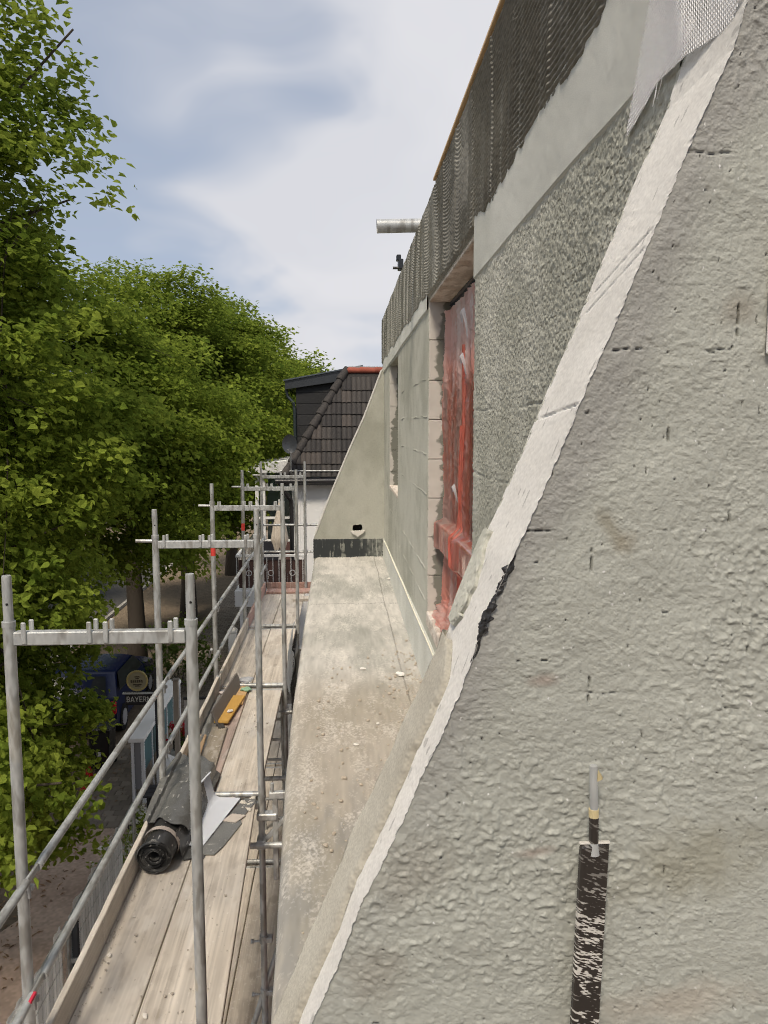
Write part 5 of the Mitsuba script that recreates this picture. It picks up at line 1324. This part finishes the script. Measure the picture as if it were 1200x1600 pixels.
foliage('leaves', np.stack([-3.22 + 0.12 * RS.randn(16), 15.3 + 0.12 * RS.randn(16), 0.92 + 0.04 * RS.randn(16)], -1), 9, (0.06, 0.06, 0.04), 0.06, LD, False, 0.8, None, k, kind='stuff')

# construction fence with white tarp
def fence(y0, y1, label, torn=False):
    k = thing('site_fence', label, 'fence')
    X_ = -2.80
    for y in (y0 + 0.02, y1 - 0.02):
        add('post', tube([[X_, y, 0.05], [X_, y, 2.0]], 0.021, 10), 'm_galv', uv=(0.9, 0), smooth=40, parent=k)
    for z in (0.12, 1.99):
        add('rail', tube([[X_, y0 + 0.02, z], [X_, y1 - 0.02, z]], 0.019, 10), 'm_galv', uv=(0.9, 0), smooth=40, parent=k)
    add('wires', cat_([beam([X_ + 0.012, y, 0.12], [X_ + 0.012, y, 1.98], 0.0028, 0.0028) for y in np.arange(y0 + 0.08, y1 - 0.03, 0.09)] + [beam([X_ + 0.016, y0, z], [X_ + 0.016, y1, z], 0.004, 0.004) for z in (0.5, 0.9, 1.3, 1.7)]), 'm_galv', uv=(0.9, 0), parent=k, kind='stuff')
    u, v = np.meshgrid(np.linspace(0, 1, 90), np.linspace(0, 1, 40), indexing='ij')
    ye = y1 - (0.25 + 0.5 * meshkit.fbm(np.stack([v * 3, 0 * v, 0 * v], -1), 3, 5) if torn else 0.05)
    yq = y0 + 0.04 + (ye - y0 - 0.04) * u
    wv = 0.03 * np.sin(yq * 11 + 2 * meshkit.noise(np.stack([u * 5, v * 2, 0 * u], -1), 7)) + 0.035 * (meshkit.fbm(np.stack([u * 9, v * 6, 0 * u], -1), 3, 6) - 0.5) + 0.02 * np.sin(yq * 30)
    t_ = thing('fence_tarp', 'white fabric tarp tied to ' + label, 'tarp')
    add('sheet', grid(np.stack([X_ - 0.04 - wv * 0.6, yq, 0.16 + 1.82 * v - 0.03 * np.sin(u * 25) * (v > 0.97)], -1)), 'm_tarp', smooth=True, parent=t_)
    add('concrete_foot', bx(X_ - 0.11, X_ + 0.11, y1 - 0.30, y1 + 0.30, 0.0, 0.13, 0.02), 'm_vc', (0.3, 0.29, 0.28), parent=k)


fence(4.20, 7.66, 'the site fence panel at the bottom left corner')
fence(7.70, 10.2, 'the site fence panel ending beside the shrub', True)
for y, x in ((7.68, -2.74),):
    k = thing('steel_post', 'dark steel post at the joint of the site fence panels', 'post')
    add('shaft', bx(x - 0.03, x + 0.03, y - 0.03, y + 0.03, 0, 2.03, 0.006), 'm_vc', (0.05, 0.055, 0.065), parent=k)
    add('cap', bx(x - 0.035, x + 0.035, y - 0.035, y + 0.035, 2.03, 2.045, 0.004), 'm_vc', (0.04, 0.04, 0.045), parent=k)
    add('clamp', bx(x - 0.06, x + 0.035, y - 0.05, y + 0.05, 1.55, 1.60, 0.006), 'm_galv', uv=(0.9, 0), parent=k)
k = thing('steel_post', 'short dark steel post between fence and scaffold', 'post')
add('shaft', bx(-2.30, -2.25, 7.5, 7.55, 0, 1.55, 0.006), 'm_vc', (0.06, 0.065, 0.075), parent=k)
add('cap', bx(-2.305, -2.245, 7.495, 7.555, 1.55, 1.565, 0.004), 'm_vc', (0.05, 0.05, 0.055), parent=k)

# brewery sign on a mast
k = thing('hanging_sign', 'round gilt-rimmed pub sign above a black lettered board on a mast', 'sign')
add('mast', tube([[-3.62, 15.02, 0], [-3.62, 15.02, 2.35]], 0.03, 12), 'm_vc', (0.05, 0.05, 0.052), smooth=40, parent=k)
add('bracket', cat_([tube([[-3.62, 15.02, 2.22], [-3.95, 15.02, 2.22]], 0.014, 8), tube([[-3.62, 15.02, 1.87], [-4.22, 15.02, 1.87]], 0.012, 8)]), 'm_vc', (0.05, 0.05, 0.052), parent=k)
disc = trimesh.creation.cylinder(0.185, 0.07, sections=40)
disc.apply_transform(trimesh.transformations.rotation_matrix(math.pi / 2, [1, 0, 0])); disc.apply_translation([-3.955, 15.0, 2.11])
add('disc', disc, 'm_gloss', (0.30, 0.27, 0.17), smooth=40, parent=k)
add('rim', trimesh.creation.torus(0.19, 0.018, 40, 10, transform=trimesh.transformations.rotation_matrix(math.pi / 2, [1, 0, 0])).apply_translation([-3.955, 14.965, 2.11]), 'm_gloss', (0.42, 0.34, 0.13), smooth=60, parent=k)
em = []
for z, w in ((2.19, 0.10), (2.155, 0.06), (2.035, 0.16), (2.005, 0.09)):
    em.append(bx(-3.955 - w / 2, -3.955 + w / 2, 14.958, 14.966, z - 0.010, z + 0.010))
em += [bx(-3.955 + x - 0.013, -3.955 + x + 0.013, 14.958, 14.966, 2.072, 2.125) for x in (-0.11, -0.07, -0.03, 0.01, 0.05, 0.09)]
add('emblem', cat_(em), 'm_vc', (0.07, 0.055, 0.035), parent=k)
bd = add('board', bx(-4.20, -3.68, 14.98, 15.03, 1.62, 1.84, 0.008), 'm_gloss', (0.012, 0.012, 0.014), parent=k)
add('board_cap', bx(-4.25, -3.63, 14.96, 15.05, 1.84, 1.865, 0.006), 'm_vc', (0.42, 0.42, 0.40), parent=k)
tx = meshkit.text_mesh('BAYERN', 0.105, 0.004)
tx.apply_transform(trimesh.transformations.rotation_matrix(math.pi / 2, [1, 0, 0]))
wd = tx.bounds[1, 0] - tx.bounds[0, 0]
tx.vertices[:, 0] = (tx.vertices[:, 0] - tx.bounds[0, 0]) * (0.46 / wd) - 4.17
tx.vertices[:, 1] += 14.980; tx.vertices[:, 2] += 1.685
add('lettering', tx, 'm_vc', (0.62, 0.60, 0.55), parent=bd)

# traffic cone, bin, car
k = thing('traffic_cone', 'red traffic cone standing by the path under the leaves', 'traffic cone')
add('cone', trimesh.creation.revolve(np.array([[0.0, 0.46], [0.035, 0.46], [0.045, 0.40], [0.115, 0.04], [0.12, 0.03]]), sections=24).apply_translation([-4.92, 14.9, 0]), 'm_vc', (0.50, 0.03, 0.025), smooth=40, parent=k)
add('base', bx(-5.07, -4.77, 14.75, 15.05, 0.0, 0.035, 0.01), 'm_vc', (0.42, 0.03, 0.025), parent=k)
k = thing('waste_bin', 'black wheeled waste bin with a small white sticker', 'bin')
m = bx(-5.15, -4.72, 15.6, 16.1, 0.06, 0.86, 0.02)
m.vertices[:, 0] = -4.93 + (m.vertices[:, 0] + 4.93) * (0.8 + 0.25 * m.vertices[:, 2])
add('body', m, 'm_gloss', (0.015, 0.015, 0.016), parent=k)
add('lid', bx(-5.19, -4.68, 15.55, 16.13, 0.86, 0.92, 0.02), 'm_gloss', (0.018, 0.018, 0.02), parent=k)
add('sticker', bx(-4.98, -4.90, 15.592, 15.597, 0.34, 0.43), 'm_vc', (0.62, 0.62, 0.6), parent=k)
for x in (-5.12, -4.76):
    w_ = trimesh.creation.cylinder(0.09, 0.05, sections=20); w_.apply_transform(trimesh.transformations.rotation_matrix(math.pi / 2, [0, 1, 0])); w_.apply_translation([x, 16.08, 0.10])
    add('wheel', w_, 'm_vc', (0.02, 0.02, 0.02), smooth=40, parent=k)
CARX, CARY = -5.92, 17.15
CW = 0.86
k = thing('parked_car', 'dark blue parked car seen from behind through the leaves', 'car')
BL = (0.007, 0.013, 0.055)
prof = [(0.03, 0.30), (0.0, 0.50), (0.05, 0.92), (0.12, 1.0), (0.42, 1.42), (0.6, 1.47), (1.9, 1.47), (2.2, 1.38), (2.85, 0.98), (3.75, 0.86), (3.98, 0.66), (4.0, 0.35), (3.9, 0.26), (0.1, 0.26)]
secs = []
for sx in np.linspace(-1, 1, 13):
    pull = 1 - 0.10 * abs(sx) ** 4
    pts_ = []
    for (a_, z_) in prof:
        xx = CARX + sx * CW * (1 - 0.16 * max(z_ - 0.9, 0) / 0.57)
        pts_.append([xx, CARY + 2.0 + (a_ - 2.0) * pull, z_ * (1 - 0.03 * sx ** 4)])
    secs.append(np.array(pts_ + [pts_[0]]))
G = grid(np.stack(secs, 0))
caps = []
for sct, flip in ((secs[0][:-1], False), (secs[-1][:-1], True)):
    fl = trimesh.creation.triangulate_polygon(Polygon(sct[:, 1:]), engine='earcut')
    idx = fl[1][:, ::-1] if flip else fl[1]
    vv_ = np.array([sct[np.argmin(((sct[:, 1:] - p) ** 2).sum(1))] for p in fl[0]])
    caps.append(tm(vv_, idx))
add('body', cat_([G] + caps), 'm_gloss', BL, smooth=35, parent=k)
add('rear_window', tm([[CARX - 0.66, CARY + 0.135, 1.02], [CARX + 0.66, CARY + 0.135, 1.02], [CARX + 0.58, CARY + 0.40, 1.38], [CARX - 0.58, CARY + 0.40, 1.38]], [[0, 1, 2, 3]]), 'm_gloss', (0.015, 0.018, 0.02), parent=k)
for s_ in (-1, 1):
    w0 = CARX + s_ * CW
    add('tail_light', bx(w0 - 0.10 * (s_ > 0) - 0.03 * (s_ < 0), w0 + 0.10 * (s_ < 0) + 0.03 * (s_ > 0), CARY - 0.005, CARY + 0.12, 0.62, 0.90, 0.02), 'm_gloss', (0.55, 0.012, 0.02), parent=k)
    add('side_window', tm([[CARX + s_ * 0.853, CARY + 0.55, 1.0], [CARX + s_ * 0.853, CARY + 2.55, 1.0], [CARX + s_ * 0.755, CARY + 2.1, 1.38], [CARX + s_ * 0.755, CARY + 0.72, 1.38]], [[0, 1, 2, 3]]), 'm_gloss', (0.015, 0.018, 0.02), parent=k)
    for yw in (0.75, 3.2):
        w_ = trimesh.creation.cylinder(0.31, 0.2, sections=28); w_.apply_transform(trimesh.transformations.rotation_matrix(math.pi / 2, [0, 1, 0])); w_.apply_translation([CARX + s_ * 0.78, CARY + yw, 0.31])
        wk = add('wheel', w_, 'm_vc', (0.018, 0.018, 0.018), smooth=40, parent=k)
        h_ = trimesh.creation.cylinder(0.19, 0.215, sections=20); h_.apply_transform(trimesh.transformations.rotation_matrix(math.pi / 2, [0, 1, 0])); h_.apply_translation([CARX + s_ * 0.78, CARY + yw, 0.31])
        add('rim', h_, 'm_gloss', (0.4, 0.4, 0.42), smooth=40, parent=wk)
add('bumper', bx(CARX - 0.82, CARX + 0.82, CARY - 0.06, CARY + 0.10, 0.30, 0.50, 0.04), 'm_gloss', (0.012, 0.026, 0.12), parent=k)
add('number_plate', bx(CARX - 0.26, CARX + 0.26, CARY + 0.002, CARY + 0.02, 0.62, 0.73), 'm_vc', (0.6, 0.6, 0.58), parent=k)

# litter on the ground
for i, (x, y, s_, lb) in enumerate(((-4.0, 12.6, 0.09, 'white crumpled paper on the ground under the hanging branch'), (-5.6, 12.3, 0.16, 'pale broken plank end lying on the soil'), (-4.9, 16.9, 0.08, 'pale stone by the waste bin'))):
    add('litter', chunk((x, y, 0.01), (s_, s_ * 0.6, s_ * 0.5), 70 + i), 'm_vc', (0.6, 0.57, 0.52), label=lb, cat='litter')
n = 1500
C_ = np.stack([-7.5 + 3.3 * RS.rand(n), 5 + 12 * RS.rand(n), 0.02 + 0 * RS.rand(n)], -1)
V, F_, m_ = leaf_quads(C_, RS.randn(n, 3) * 0.25 + np.array([0, 0, 1.0]), 0.05 + 0.07 * RS.rand(n), ratio=0.3)
scene['wood_chips'] = mikit.ply(tm(V, F_), 'm_vc', smooth=False, color=np.repeat(np.array([0.24, 0.15, 0.085]) * (0.6 + 0.8 * RS.rand(n, 1)), m_, axis=0))
tag('wood_chips', 'brown wood chips and dead leaves strewn over the soil', 'wood chips', kind='stuff')
